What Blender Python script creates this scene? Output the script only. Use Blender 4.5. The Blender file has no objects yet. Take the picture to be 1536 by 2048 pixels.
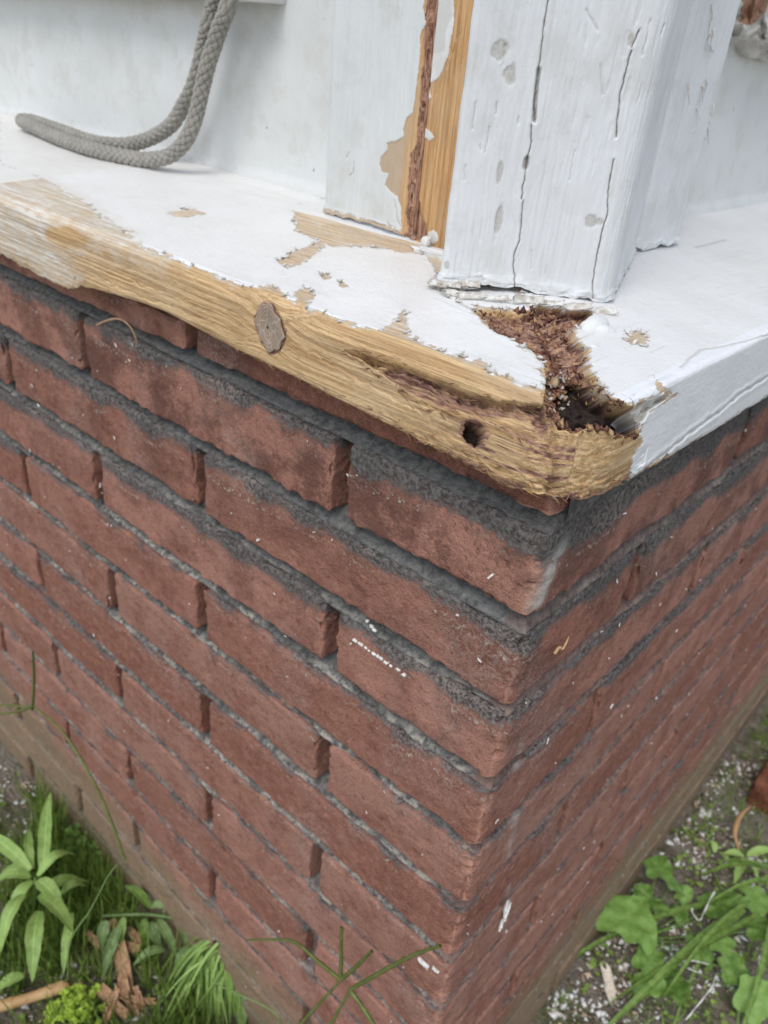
import bpy, bmesh
import math, random
import numpy as np
from mathutils import Vector, Matrix
# ------------------------------------------------------------------ camera, sky, sun, exposure
SC = bpy.context.scene
cam_d = bpy.data.cameras.new('camera'); cam = bpy.data.objects.new('camera', cam_d); SC.collection.objects.link(cam)
cam.location = (0.111208, -0.228405, 0.187879)
cam.rotation_mode = 'XYZ'; cam.rotation_euler = (math.radians(59.535), math.radians(-4.82), math.radians(42.318))
cam_d.sensor_fit = 'VERTICAL'; cam_d.sensor_height = 36.0; cam_d.lens = 36.0 * 1584.429 / 2048
cam_d.clip_start = .01; cam_d.clip_end = 400
cam_d.dof.use_dof = True; cam_d.dof.focus_distance = .275; cam_d.dof.aperture_fstop = 19
SC.camera = cam
SUN_EL, SUN_AZ = math.radians(54), math.radians(161)      # azimuth of the light direction, measured from +Y towards +X
W = bpy.data.worlds.new('World'); SC.world = W; W.use_nodes = True
wn = W.node_tree; bg = wn.nodes['Background']
sky = wn.nodes.new('ShaderNodeTexSky'); sky.sky_type = 'NISHITA'; sky.sun_disc = False
sky.sun_elevation = SUN_EL; sky.sun_rotation = SUN_AZ; sky.air_density = 1.0; sky.dust_density = 1.0; sky.ozone_density = .6
hsv = wn.nodes.new('ShaderNodeHueSaturation'); hsv.inputs['Saturation'].default_value = .55
wn.links.new(sky.outputs[0], hsv.inputs['Color']); wn.links.new(hsv.outputs[0], bg.inputs[0]); bg.inputs[1].default_value = .15
sun_d = bpy.data.lights.new('sun', 'SUN'); sun_d.energy = 1.15; sun_d.angle = math.radians(30); sun_d.color = (1, .98, .945)
sun = bpy.data.objects.new('sun', sun_d); SC.collection.objects.link(sun)
_d = Vector((math.sin(SUN_AZ) * math.cos(SUN_EL), math.cos(SUN_AZ) * math.cos(SUN_EL), math.sin(SUN_EL)))
sun.rotation_euler = _d.to_track_quat('Z', 'Y').to_euler()
SC.view_settings.view_transform = 'Standard'; SC.view_settings.look = 'None'; SC.view_settings.gamma = 1; SC.view_settings.exposure = .50
SC.cycles.use_denoising = True


# ------------------------------------------------------------------ numpy helpers (all lengths below are millimetres)
def _hash(ix, iy, iz, seed):
    h = (ix.astype(np.int64) * 374761393 + iy.astype(np.int64) * 668265263 + iz.astype(np.int64) * 2147483647 + seed * 1274126177) & 0xffffffff
    h = ((h ^ (h >> 13)) * 1103515245) & 0xffffffff
    h = ((h ^ (h >> 15)) * 2246822519) & 0xffffffff
    return ((h ^ (h >> 16)) & 0xffffff) / float(0xffffff) * 2 - 1

def vnoise(x, y, z, seed=0):
    x = np.asarray(x, float); y = np.asarray(y, float) + np.zeros_like(x); z = np.asarray(z, float) + np.zeros_like(x)
    fx, fy, fz = np.floor(x), np.floor(y), np.floor(z)
    tx, ty, tz = x - fx, y - fy, z - fz
    tx, ty, tz = [t * t * (3 - 2 * t) for t in (tx, ty, tz)]
    r = 0
    for a in (0, 1):
        wa = tx if a else 1 - tx
        for b in (0, 1):
            wb = ty if b else 1 - ty
            for c in (0, 1):
                wc = tz if c else 1 - tz
                r = r + wa * wb * wc * _hash(fx + a, fy + b, fz + c, seed)
    return r

def fbm(x, y, z, seed=0, octs=3, gain=.5):
    r = 0; amp = 1; f = 1
    for i in range(octs):
        r = r + amp * vnoise(x * f, y * f, np.asarray(z) * f, seed + i * 17); amp *= gain; f *= 2.03
    return r

def sstep(a, b, x):
    t = np.clip((x - a) / (b - a), 0, 1); return t * t * (3 - 2 * t)

def poly_sd(px, py, poly):
    """signed distance, positive inside the polygon"""
    poly = np.asarray(poly, float); n = len(poly)
    out = np.full(px.shape, 1e9)
    x0, y0 = poly.min(0) - 12; x1, y1 = poly.max(0) + 12
    m = (px > x0) & (px < x1) & (py > y0) & (py < y1)
    qx, qy = px[m], py[m]
    d = np.full(qx.shape, 1e9); inside = np.zeros(qx.shape, bool)
    for i in range(n):
        ax, ay = poly[i]; bx, by = poly[(i + 1) % n]
        ex, ey = bx - ax, by - ay; L = ex * ex + ey * ey + 1e-12
        t = np.clip(((qx - ax) * ex + (qy - ay) * ey) / L, 0, 1)
        d = np.minimum(d, np.hypot(qx - ax - t * ex, qy - ay - t * ey))
        c = ((ay > qy) != (by > qy)) & (qx < (bx - ax) * (qy - ay) / (by - ay + 1e-12) + ax)
        inside ^= c
    r = np.full(px.shape, -12.0); r[m] = np.where(inside, d, -d)
    return r

def line_d(px, py, pts):
    pts = np.asarray(pts, float); d = np.full(px.shape, 99.0)
    x0, y0 = pts.min(0) - 9; x1, y1 = pts.max(0) + 9
    m = (px > x0) & (px < x1) & (py > y0) & (py < y1); qx, qy = px[m], py[m]; dd = np.full(qx.shape, 99.0)
    for (ax, ay), (bx, by) in zip(pts[:-1], pts[1:]):
        ex, ey = bx - ax, by - ay; L = ex * ex + ey * ey + 1e-12
        t = np.clip(((qx - ax) * ex + (qy - ay) * ey) / L, 0, 1)
        dd = np.minimum(dd, np.hypot(qx - ax - t * ex, qy - ay - t * ey))
    d[m] = dd; return d

R2, R3_, R6 = math.sqrt(2), math.sqrt(3), math.sqrt(6)
NCH = np.array([1, -1, 1]) / R3_
def chart(P):
    return (P[..., 0] + P[..., 1]) / R2, (-P[..., 0] + P[..., 1] + 2 * P[..., 2]) / R6

# ------------------------------------------------------------------ sill base surface
OUT = 15.0          # overhang past the brick face
RC = 26.0           # plan rounding of the outer corner
LOWX = [(-950, 60), (-383, 60), (-336, 58.6), (-305, 58.2), (-288, 63.5), (-277, 65.2), (-236, 68.5), (-211, 69.5), (-188, 68.4), (-159, 66.9), (-121, 65.9), (-91, 64.7), (-59, 63.1), (-30, 62.2), (-8, 62)]
LOWY = [(8, 60.8), (34, 59.3), (57, 58.3), (95, 57.7), (175, 56), (1200, 56)]

def sill_axes(coarse=1.0):
    a = [-950, -900, -850, -800]
    a += list(np.arange(-760, -520, 3 * coarse)) + list(np.arange(-520, -300, 1.0 * coarse)) + list(np.arange(-300, -200, .65 * coarse)) + list(np.arange(-200, -11, .45 * coarse))
    arc = list(np.linspace(0, 1, int(90 / coarse)))
    b = list(np.arange(11, 160, .5 * coarse)) + list(np.arange(160, 330, .9 * coarse)) + list(np.arange(330, 700, 3 * coarse)) + [760, 900, 1200]
    return np.array(a), np.array(arc), np.array(b)

def sill_surface(coarse=1.0):
    """returns P (nt, ne, 3) and per-column tags; columns run along the outer edge, rows run from the underside over the nose to the back"""
    a, arc, b = sill_axes(coarse)
    cc = np.array([OUT - RC, -OUT + RC])            # centre of the plan arc (-11, 11)
    kind = np.concatenate([np.zeros(len(a)), np.ones(len(arc)), np.full(len(b), 2.)])
    tv = np.concatenate([a, arc, b])
    nt = len(tv)
    zlow = np.where(kind == 0, np.interp(tv, *zip(*LOWX)), np.where(kind == 2, np.interp(tv, *zip(*LOWY)), 62 - 1.4 * tv))
    th = np.where(kind == 0, 0, np.where(kind == 2, math.pi / 2, tv * math.pi / 2))      # outward direction (sin th, -cos th)
    rn = np.where(kind == 0, 7.5, np.where(kind == 2, 2.6, 7.5 - 4.9 * tv))               # nose radius
    # rows: offset e inwards from the outer face and height z
    under = np.array([175, 120, 70, 40, 24, 12, 5, 2.2, 1.1]); front = np.arange(0, 1.0001, .45 * coarse / 38)
    ang = np.linspace(0, 1, int(28 / coarse))[1:]
    flat = np.concatenate([np.arange(.5, 70, .45 * coarse), np.arange(70, 150, .9 * coarse), [152, 160, 175]])
    E, Z = [], []
    for e in under:
        E.append(np.full(nt, e)); Z.append(zlow + .4 + .04 * min(e, 40))
    ztop = 96.5 + .085 * (-OUT)          # height of the top plane at the outer face
    zr = ztop + .085 * rn - rn
    for v in front:
        z = zlow + (zr - zlow) * v
        lip = .9 * np.exp(-(z - zlow) / 1.2)
        E.append(lip); Z.append(z)
    for v in ang:
        t = v * math.pi / 2
        E.append(rn * (1 - math.cos(t))); Z.append(zr + rn * math.sin(t) * (1 - 0))
    for f in flat:
        e = rn + f; E.append(e); Z.append(ztop + .085 * e)
    E = np.array(E).T; Z = np.array(Z).T
    ne = E.shape[1]
    X = np.zeros_like(E); Y = np.zeros_like(E)
    inner = np.maximum(E - RC, 0)
    k0 = kind == 0; k1 = kind == 1; k2 = kind == 2
    # left run: x scaled so the last column sits on the mitre
    xl = tv[k0][:, None] * np.ones((1, ne)); lim = cc[0] - inner[k0]
    xl = np.where(xl > -230, lim + (xl + 11) * (lim + 230) / (219.), xl)
    X[k0] = xl; Y[k0] = -OUT + E[k0]
    rr = np.maximum(RC - E[k1], 0); t1 = th[k1][:, None]
    X[k1] = cc[0] - inner[k1] + rr * np.sin(t1); Y[k1] = cc[1] + inner[k1] - rr * np.cos(t1)
    yl = tv[k2][:, None] * np.ones((1, ne)); lim = cc[1] + inner[k2]
    yl = np.where(yl < 230, lim + (yl - 11) * (230 - lim) / 219., yl)
    Y[k2] = yl; X[k2] = OUT - E[k2]
    return np.stack([X, Y, Z], -1), kind, tv, E

POST_PLAN = [(-150, 150), (-118, 62), (-95.3, 43.5), (-40.7, 93.2), (-66, 178), (-78, 192), (-76, 240), (-112, 262), (-150, 262)]

def smooth_plan(pts, rad):
    """round every inner corner of a plan polyline; returns dense points and arc length"""
    pts = [np.array(p, float) for p in pts]; out = [pts[0]]
    for i in range(1, len(pts) - 1):
        a, b, c = pts[i - 1], pts[i], pts[i + 1]; r = rad[i - 1]
        u = (a - b) / np.linalg.norm(a - b); v = (c - b) / np.linalg.norm(c - b)
        r = min(r, .45 * np.linalg.norm(a - b), .45 * np.linalg.norm(c - b))
        p0, p2 = b + u * r, b + v * r
        for t in np.linspace(0, 1, 9): out.append((1 - t) ** 2 * p0 + 2 * t * (1 - t) * b + t * t * p2)
    out.append(pts[-1]); out = np.array(out)
    s = np.concatenate([[0], np.cumsum(np.linalg.norm(np.diff(out, axis=0), axis=1))])
    return out, s

PLAN_POST = smooth_plan([(-150, 160), (-113, 76), (-95.3, 43.5), (-40.7, 93.2), (-78.5, 190), (-81.5, 192.5), (-79, 196), (-75.6, 241), (-125, 246)], [4, 4, 9, 2, 1, 1, 4])
PLAN_MULL = smooth_plan([(-224, 127), (-223, 98.5), (-151.5, 93), (-151, 99)], [3.5, .8])
PLAN_STRIP = smooth_plan([(-151.4, 99), (-150.6, 92.6), (-92, 91.5)], [.8])
def plan_at(plan, s):
    pts, ss = plan
    return np.interp(s, ss, pts[:, 0]), np.interp(s, ss, pts[:, 1])


# outlines of paint, bare and rotten areas on each surface, and plant skeletons, in millimetres
F = {'paint_left':[[-303.0,276.4],[-277.3,264.3],[-246.8,240.5],[-208.7,206.2],[-188.4,184.5],[-168.7,166.0],[-157.2,159.3],[-146.3,152.9],[-135.8,146.9],[-127.0,140.6],[-116.3,135.5],[-107.9,136.6],[-103.3,133.7],[-96.3,124.9],[-96.7,134.2],[-91.3,136.6],[-88.9,130.8],[-92.0,121.3],[-83.9,117.6],[-74.1,112.0],[-63.0,107.4],[-57.9,111.5],[-55.7,115.0],[-52.6,122.1],[-52.9,110.2],[-52.0,104.8],[-47.1,99.8],[-39.1,94.5],[-32.9,90.3],[-28.9,92.9],[-26.3,85.3],[-22.4,84.4],[-18.5,79.9],[-13.3,78.8],[-10.2,81.8],[-7.7,89.6],[-8.1,95.0],[-10.8,100.5],[-15.1,104.7],[-20.3,109.7],[-23.0,118.8],[-25.7,124.6],[-32.5,131.7],[-35.1,134.6],[-35.8,142.7],[-34.3,160.7],[-37.5,171.5],[-49.4,173.1],[-63.8,177.3],[-76.0,177.9],[-83.4,176.3],[-87.2,181.5],[-99.1,190.3],[-103.2,202.4],[-106.7,226.4],[-90.7,235.6],[-88.5,239.7],[-176.0,296.0],[-395.8,435.3]],'paint_right':[[30.5,126.8],[18.1,118.3],[13.4,113.5],[11.9,107.0],[14.5,103.7],[14.8,101.9],[11.8,95.2],[9.7,88.7],[9.5,82.3],[11.4,77.3],[14.7,74.8],[22.4,77.4],[30.8,80.9],[36.0,83.6],[43.3,85.0],[38.0,81.0],[29.5,76.1],[26.3,72.5],[26.6,69.2],[29.6,66.3],[27.8,62.7],[28.6,58.0],[31.4,55.3],[131.4,110.1],[257.1,318.6],[153.7,266.1],[118.8,214.6],[78.4,195.3]],'bare':[[[-107.6,158.0],[-103.3,166.2],[-97.8,172.9],[-88.5,182.5],[-84.8,183.8],[-86.3,176.1],[-91.4,165.2],[-96.6,156.0],[-102.0,153.2]],[[-87.2,149.7],[-83.8,148.7],[-82.2,145.2],[-85.2,143.4]],[[31.6,111.9],[37.3,115.4],[42.5,117.9],[42.8,113.7],[42.6,111.0],[38.0,107.5],[33.4,107.8]],[[32.4,88.3],[33.0,86.5],[35.3,85.0],[34.6,83.3],[30.9,83.0]],[[-80.0,143.7],[-76.1,141.5],[-73.9,137.9],[-78.2,138.8]],[[-169.7,207.7],[-167.1,214.9],[-159.1,214.3],[-153.9,209.9],[-158.1,204.8],[-164.7,204.2]]],'paint_mid':[[-34.9,142.7],[-35.3,133.8],[-30.0,128.8],[-25.6,125.0],[-20.1,127.2],[-13.3,125.9],[-5.4,125.3],[4.2,129.4],[15.0,129.2],[25.1,129.4],[32.0,126.3],[41.0,141.0],[0.2,138.7],[-29.7,147.4]],'cavity':[[-25.7,124.6],[-15.5,125.3],[-7.9,123.7],[0.0,130.6],[9.7,132.7],[21.4,134.1],[28.1,133.8],[29.3,126.6],[18.0,118.9],[13.0,113.4],[11.4,106.3],[14.2,103.1],[11.6,95.7],[9.0,88.2],[8.8,82.3],[10.4,76.6],[14.3,74.0],[20.0,72.9],[25.2,71.5],[24.8,67.5],[15.6,65.0],[6.5,66.2],[-1.6,63.8],[-6.5,64.8],[-10.0,67.8],[-11.8,74.1],[-9.8,81.8],[-7.7,89.6],[-8.1,95.0],[-10.8,100.5],[-15.1,104.7],[-20.3,109.7],[-23.0,118.8]],'hole':[[0.3,83.3],[4.2,85.4],[6.6,82.5],[7.1,78.5],[8.6,75.2],[13.7,72.6],[20.5,72.1],[24.0,71.0],[20.7,68.3],[10.8,68.2],[2.5,67.7],[-2.0,69.2],[-3.5,72.1],[-6.1,74.2],[-3.0,77.6],[0.0,79.0]],'pocket':[[19.8,75.8],[27.6,78.9],[34.7,82.5],[40.7,83.9],[35.3,80.2],[29.3,76.4],[27.4,72.5],[24.0,71.0],[19.4,72.8]],'groove':[[-75.6,101.7],[-70.0,99.4],[-61.0,94.7],[-52.4,90.3],[-44.1,85.5],[-34.7,79.9],[-24.4,75.0],[-16.1,73.1],[-11.6,72.1],[-9.6,67.7],[-7.9,60.5],[-11.1,59.0],[-17.1,61.6],[-25.4,68.1],[-33.4,71.2],[-39.7,73.8],[-47.9,78.8],[-56.8,85.9],[-66.0,93.8]],'nailhole':[[-33.3,69.7],[-31.2,70.2],[-28.5,68.3],[-27.0,65.6],[-27.0,62.9],[-29.0,62.0],[-31.4,64.3],[-33.3,67.5]],'knot':[[-111.2,125.3],[-109.0,126.7],[-105.7,124.6],[-102.3,119.3],[-99.9,113.6],[-100.7,109.4],[-104.2,107.4],[-106.9,108.4],[-109.7,112.5],[-112.5,118.6],[-112.9,122.7]],'seam':[[-11.9,76.1],[-10.2,67.7],[-7.5,58.9],[-4.2,48.0]],'seam_right':[[15.2,102.0],[11.9,95.8],[9.7,88.7],[9.5,82.3],[11.4,77.3],[14.7,74.8]],'cream':[[-303.9,276.8],[-265.2,265.6],[-220.1,227.0],[-183.7,189.1],[-162.2,158.8],[-182.8,168.9],[-208.8,181.3],[-224.3,182.5],[-219.3,167.9],[-237.7,173.2],[-278.0,197.9]],'orange':[[-240.2,196.9],[-219.7,192.5],[-207.2,183.4],[-206.2,178.4],[-224.3,182.5],[-237.2,191.2]],'ridge':[[31.7,55.5],[40.0,61.2],[54.4,71.3],[70.2,82.3],[84.5,91.3],[95.1,99.4],[123.5,116.5]],'ridge2':[[46.9,96.4],[63.1,109.1],[77.7,114.5],[108.3,127.1]],'grooves_thin':[[[-171.4,166.4],[-150.9,149.9],[-135.3,142.2],[-115.8,129.4]],[[-147.1,156.8],[-125.8,141.0],[-114.8,131.4]],[[-89.7,113.6],[-62.9,98.9],[-39.6,87.0],[-16.1,74.4]],[[-46.2,77.8],[-30.8,72.0],[-20.4,65.9],[-10.4,59.0]],[[-44.0,71.8],[-27.7,60.7],[-12.5,51.4]],[[-89.3,105.0],[-65.5,88.0],[-44.1,73.0]],[[-200.9,162.2],[-169.0,144.5],[-135.5,127.4]],[[-213.9,174.8],[-187.3,158.0],[-159.8,144.8]]],'sc_marks':[[[87.9,200.5],[111.4,212.6]],[[127.8,213.8],[159.8,232.2]]],'post_cracks':[[[154.4,207.1],[154.3,201.0],[154.6,191.5],[155.2,180.1],[155.4,172.5],[156.9,167.4]],[[155.4,166.4],[156.5,160.3],[156.2,154.0],[156.2,148.5],[156.3,139.4]],[[157.1,138.7],[157.7,131.4],[158.4,123.6],[157.2,118.4],[157.2,113.3],[158.7,107.1],[159.9,98.7]],[[187.9,194.3],[187.7,189.4],[187.3,179.4],[187.9,175.2],[188.5,169.2],[189.1,164.9]],[[190.2,156.9],[190.3,151.3],[190.8,144.8],[192.3,136.3],[191.8,131.4],[191.8,120.3],[192.2,110.0],[193.6,101.5]],[[189.6,200.8],[187.7,195.1]]],'post_wide':[[[155.0,185.0],[155.4,176.7],[156.2,168.2]],[[155.9,154.3],[156.0,151.4]]],'post_thin':[[[141.2,173.0],[141.5,169.1]],[[139.3,164.2],[139.1,155.3]],[[150.1,168.6],[150.3,166.3]],[[133.0,172.3],[133.0,163.1]],[[164.3,120.0],[165.2,111.9]],[[132.2,150.1],[132.6,144.6]],[[177.5,188.6],[180.6,178.9]],[[174.1,159.1],[174.4,148.1]],[[136.7,157.8],[137.4,156.0]],[[141.0,192.0],[141.7,185.5]],[[192.5,204.2],[192.5,193.1]],[[198.8,203.2],[198.4,200.0]],[[168.6,205.3],[174.1,199.5]]],'post_spots':[[146.1,148.5,1.1,5],[148.3,130.6,1.6,5.5],[139.1,190.2,3.2,3.2],[186.0,133.0,2.4,2.6],[283.6,149.0,1.6,2.4],[286.6,144.1,1.6,2.4],[129.5,109.9,1.2,2.6],[144.5,182.5,2.4,4],[220.1,122.2,0.7,2.5],[189.9,133.4,1.6,1.2],[221.0,203.6,1,2.5],[187.0,197.7,1,2],[155.8,153.0,1.2,3]],'post_edge_bare':[[267.7,164.8],[279.2,156.0],[286.6,144.1],[294.6,131.5],[298.9,111.0]],'mull_bare':[[90.6,210.8],[91.1,203.3],[93.0,197.6],[90.7,193.6],[91.9,185.8],[91.5,179.7],[91.0,174.5],[90.6,168.3],[90.2,161.9],[86.8,159.4],[84.2,153.2],[85.5,151.1],[81.3,148.4],[74.4,146.8],[75.2,143.5],[70.5,139.4],[69.8,136.3],[72.4,133.1],[76.9,132.9],[75.0,127.1],[79.0,124.9],[85.1,122.9],[88.4,117.5],[89.4,112.8],[90.7,103.3],[99.6,104.9],[98.1,128.6],[97.2,157.3],[99.5,188.2],[99.5,211.0]],'mull_rot':[[95.5,207.2],[96.1,191.9],[96.0,176.0],[95.6,161.4],[95.2,146.2],[94.4,132.6],[94.3,118.5],[94.9,104.6]],'mull_cracks':[[[50.8,134.3],[50.5,129.4],[47.5,127.2]],[[46.7,138.8],[44.0,135.6]],[[83.1,121.3],[86.2,112.2],[89.5,109.2]],[[79.1,109.6],[82.8,106.6]]],'strip_paint':[[[1.1,210.8],[13.3,211.1],[16.0,200.2],[14.7,186.8],[12.5,180.8],[10.9,177.7],[6.4,175.3],[2.8,175.0],[2.7,188.0]],[[1.9,172.9],[5.3,174.6],[7.4,169.3],[4.0,166.9],[2.3,167.7]],[[5.5,156.5],[9.5,154.8],[11.7,152.9],[9.4,151.6],[4.8,152.7]],[[14.6,110.5],[17.9,112.1],[20.7,110.5],[21.2,107.8],[17.6,105.4],[14.8,106.9]]],'strip_cream':[[2.8,210.8],[13.3,211.1],[15.1,202.0],[12.3,196.3],[12.8,188.3],[7.6,187.1],[4.0,187.3],[3.1,197.7]],'strip_red':[[4.4,104.8],[3.7,114.4],[2.6,127.2],[5.4,126.4],[7.8,118.7],[11.8,113.5],[14.5,106.4]]}
PG = {'A_apex':[-380,-71,-478],'A':[[[-380,-68,-478],[-448,-17,-470],13,6],[[-390,-69,-480],[-432,-52,-478],9,8],[[-389,-73,-478],[-457,-79,-480],13,8],[[-380,-70,-478],[-382,-30,-492],12,16],[[-384,-74,-480],[-406,-102,-490],12,10],[[-396,-70,-490],[-422,-87,-500],12,6],[[-375,-73,-478],[-342,-65,-492],14,10],[[-364,-76,-482],[-322,-71,-500],15,10],[[-354,-81,-490],[-316,-114,-512],15,12],[[-375,-87,-482],[-351,-120,-505],14,14],[[-345,-61,-505],[-309,-88,-525],9,8],[[-388,-73,-490],[-376,-102,-512],13,10],[[-374,-68,-495],[-370,-31,-515],13,8],[[-331,-113,-520],[-338,-138,-530],14,6],[[-364,-60,-500],[-357,-37,-505],12,8]],'Bstem':[[-215,13,-540],[-221,15,-515],[-239,16,-505],[-263,9,-505],[-297,-10,-510],[-332,-38,-520]],'B':[[[-301,-6,-508],[-332,-15,-500],10,5],[[-302,-7,-508],[-286,4,-506],8,6],[[-286,-8,-506],[-253,-14,-522],10,8],[[-297,-18,-508],[-282,-23,-530],9,6],[[-292,-14,-512],[-272,-17,-530],11,6],[[-265,-17,-520],[-279,-42,-530],9,8],[[-312,-27,-512],[-302,-44,-535],9,5],[[-322,-39,-515],[-314,-53,-535],12,5],[[-309,-32,-515],[-293,-64,-540],11,5],[[-256,10,-500],[-208,7,-520],17,8],[[-235,18,-508],[-205,13,-520],8,5],[[-267,4,-506],[-254,-1,-525],7,5],[[-215,27,-500],[-170,32,-495],9,4],[[-232,5,-505],[-214,-21,-530],9,8],[[-231,6,-505],[-211,0,-530],7,8],[[-233,4,-508],[-224,-23,-530],12,8],[[-245,7,-508],[-234,-28,-535],5,8],[[-172,-7,-535],[-202,14,-480],12,3],[[-227,9,-508],[-199,6,-535],9,8],[[-250,-1,-515],[-248,-22,-535],10,8],[[-213,3,-525],[-195,-24,-540],10,4],[[-209,9,-520],[-182,-2,-540],11,4]],'Btwig':[[-223,11,-505],[-215,27,-500],[-201,38,-495],[-182,44,-485],[-152,47,-470]],'fan':[[-209,7,-480],[-227,10,-490],[-214,-20,-535],[-242,-18,-535],[-192,-18,-540],[-182,-5,-535],[-229,-38,-540],[-231,-5,-530]],'stick':[[-334,-147,-532],[-324,-130,-532],[-314,-113,-530],[-302,-89,-528]],'stalks':[[[-306,-90,-545],[-317,-76,-500],[-306,-59,-460],[-296,-45,-420],[-291,-38,-405]],[[-245,-32,-545],[-239,-9,-520],[-237,0,-505]],[[-143,-35,-483],[-98,-32,-380],[-151,-45,-388]]],'seed1':[[[-83,-45,-378],[-66,-45,-323],[-38,-45,-239]],[[-38,-45,-239],[-38,-47,-214],[-37,-50,-185]],[[-38,-45,-239],[-26,-48,-207],[-17,-50,-181]],[[-38,-45,-239],[-57,-42,-250],[-81,-38,-264],[-104,-35,-292],[-128,-35,-321]]],'seed2':[[[-48,-50,-318],[-38,-50,-276],[-27,-50,-227]],[[-27,-50,-227],[-8,-54,-183],[8,-57,-147],[23,-60,-117]],[[-27,-50,-228],[-18,-50,-232],[-10,-50,-237],[-1,-50,-244]]],'seed3':[[[-271,-40,-377],[-294,-42,-320],[-332,-45,-283],[-370,-50,-277]],[[-370,-50,-277],[-345,-55,-230],[-325,-60,-188]],[[-371,-50,-281],[-422,-45,-318],[-498,-40,-374]],[[-370,-50,-277],[-416,-48,-319],[-485,-46,-373]]],'shards':[[[-309,-38,-538],[-251,-62,-536],15],[[-292,-48,-538],[-260,-62,-536],8],[[-313,-24,-538],[-289,-22,-536],7],[[-338,-53,-538],[-315,-51,-536],7],[[-307,-40,-538],[-290,-29,-536],8],[[-284,-71,-538],[-251,-68,-536],10],[[-265,-49,-538],[-244,-55,-536],5],[[-331,-30,-538],[-317,-35,-536],7],[[-271,-60,-538],[-257,-82,-536],7],[[-302,-85,-538],[-290,-81,-536],5],[[-259,-57,-538],[-240,-45,-536],6]],'frill':[[-281,-95,-525],[-279,-89,-520],[-282,-108,-530]],'bush':[[-423,-15,-525],[-409,-16,-530],[-428,-22,-535],[-399,-24,-535]],'round':[[[20,302,-505],24],[[40,305,-512],15],[[17,386,-515],15],[[34,385,-522],13],[[19,349,-520],11],[[32,348,-522],12],[[54,293,-525],15],[[69,302,-530],14],[[80,395,-520],19],[[63,278,-532],13],[[48,390,-532],9],[[54,368,-535],9],[[86,414,-525],11],[[103,422,-515],17],[[84,339,-525],15],[[120,391,-510],18],[[84,289,-528],14],[[95,355,-518],13],[[116,340,-520],15],[[139,326,-520],17]],'strap':[[[114,440,-490],[107,248,-505],20,20],[[106,427,-500],[81,236,-520],16,16],[[105,402,-515],[44,212,-535],17,12],[[100,394,-520],[39,272,-535],12,12],[[113,382,-500],[121,264,-515],17,14],[[106,374,-515],[89,254,-530],15,14],[[127,415,-505],[137,283,-520],13,12],[[104,369,-520],[68,233,-538],13,10],[[102,454,-500],[49,416,-520],13,12],[[140,376,-505],[103,337,-520],12,8],[[94,367,-522],[48,312,-535],10,8],[[75,359,-525],[63,274,-540],9,8],[[102,375,-505],[129,316,-520],10,10],[[98,471,-505],[70,467,-512],14,6]],'seedl':[[[76,474,-525],[57,459,-522],8,4],[[76,473,-525],[81,438,-530],9,4],[[78,474,-525],[97,460,-530],8,4],[[78,478,-525],[95,500,-518],9,4],[[50,461,-530],[42,470,-525],7,2],[[54,465,-530],[67,461,-530],6,2]],'petal':[[67,494,-540],[56,503,-530],[52,528,-528],[55,556,-532]],'curl1':[[70,395,-508],[70,385,-512],[71,372,-516],[71,360,-516],[63,363,-516],[61,365,-514]],'curl2':[[73,306,-520],[81,316,-518],[95,327,-520]],'curl3':[[101,254,-505],[104,275,-502],[106,293,-500],[105,306,-500]],'curl4':[[83,311,-522],[91,314,-522],[93,317,-522]],'chipR':[[25,266,-540],[47,244,-540]],'chips_px':[[23,298,-546],[42,274,-546],[47,273,-546],[7,224,-546],[4,211,-546],[14,215,-546],[16,229,-546],[26,230,-546],[36,231,-546],[47,229,-546],[15,428,-546],[28,432,-546],[11,456,-546],[48,445,-546],[13,520,-546],[23,526,-546],[43,551,-546],[66,586,-546],[81,496,-546],[90,501,-546],[49,350,-546],[66,360,-546],[112,344,-546],[109,328,-546]],'loose':[48,622,-530]}


# ------------------------------------------------------------------ objects
MM = .001
def link(o, parent=None):
    SC.collection.objects.link(o)
    if parent is not None: o.parent = parent
    return o

def mesh_obj(name, V, quads, mat, parent=None, attrs=None, smooth=True, tris=None):
    me = bpy.data.meshes.new(name)
    V = np.asarray(V, np.float64).reshape(-1, 3) * MM
    me.vertices.add(len(V)); me.vertices.foreach_set('co', V.astype(np.float32).ravel())
    q = np.asarray(quads, np.int32).reshape(-1, 4) if quads is not None and len(quads) else np.zeros((0, 4), np.int32)
    t = np.asarray(tris, np.int32).reshape(-1, 3) if tris is not None and len(tris) else np.zeros((0, 3), np.int32)
    me.loops.add(q.size + t.size); me.loops.foreach_set('vertex_index', np.concatenate([q.ravel(), t.ravel()]))
    me.polygons.add(len(q) + len(t))
    st = np.concatenate([np.arange(len(q)) * 4, q.size + np.arange(len(t)) * 3]).astype(np.int32)
    me.polygons.foreach_set('loop_start', st)
    me.update(calc_edges=True); me.validate()
    if smooth: me.polygons.foreach_set('use_smooth', np.ones(len(me.polygons), bool))
    for k, a in (attrs or {}).items():
        a = np.asarray(a, np.float32)
        if a.ndim == 1 or a.shape[-1] == 1:
            at = me.attributes.new(k, 'FLOAT', 'POINT'); at.data.foreach_set('value', a.ravel())
        else:
            at = me.attributes.new(k, 'FLOAT_VECTOR', 'POINT'); at.data.foreach_set('vector', a.ravel())
    me.materials.append(mat)
    return link(bpy.data.objects.new(name, me), parent)

def grid_faces(n, m, off=0):
    i = np.arange(n - 1)[:, None] * m + np.arange(m - 1)[None]
    return (np.stack([i, i + m, i + m + 1, i + 1], -1).reshape(-1, 4) + off)

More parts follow.
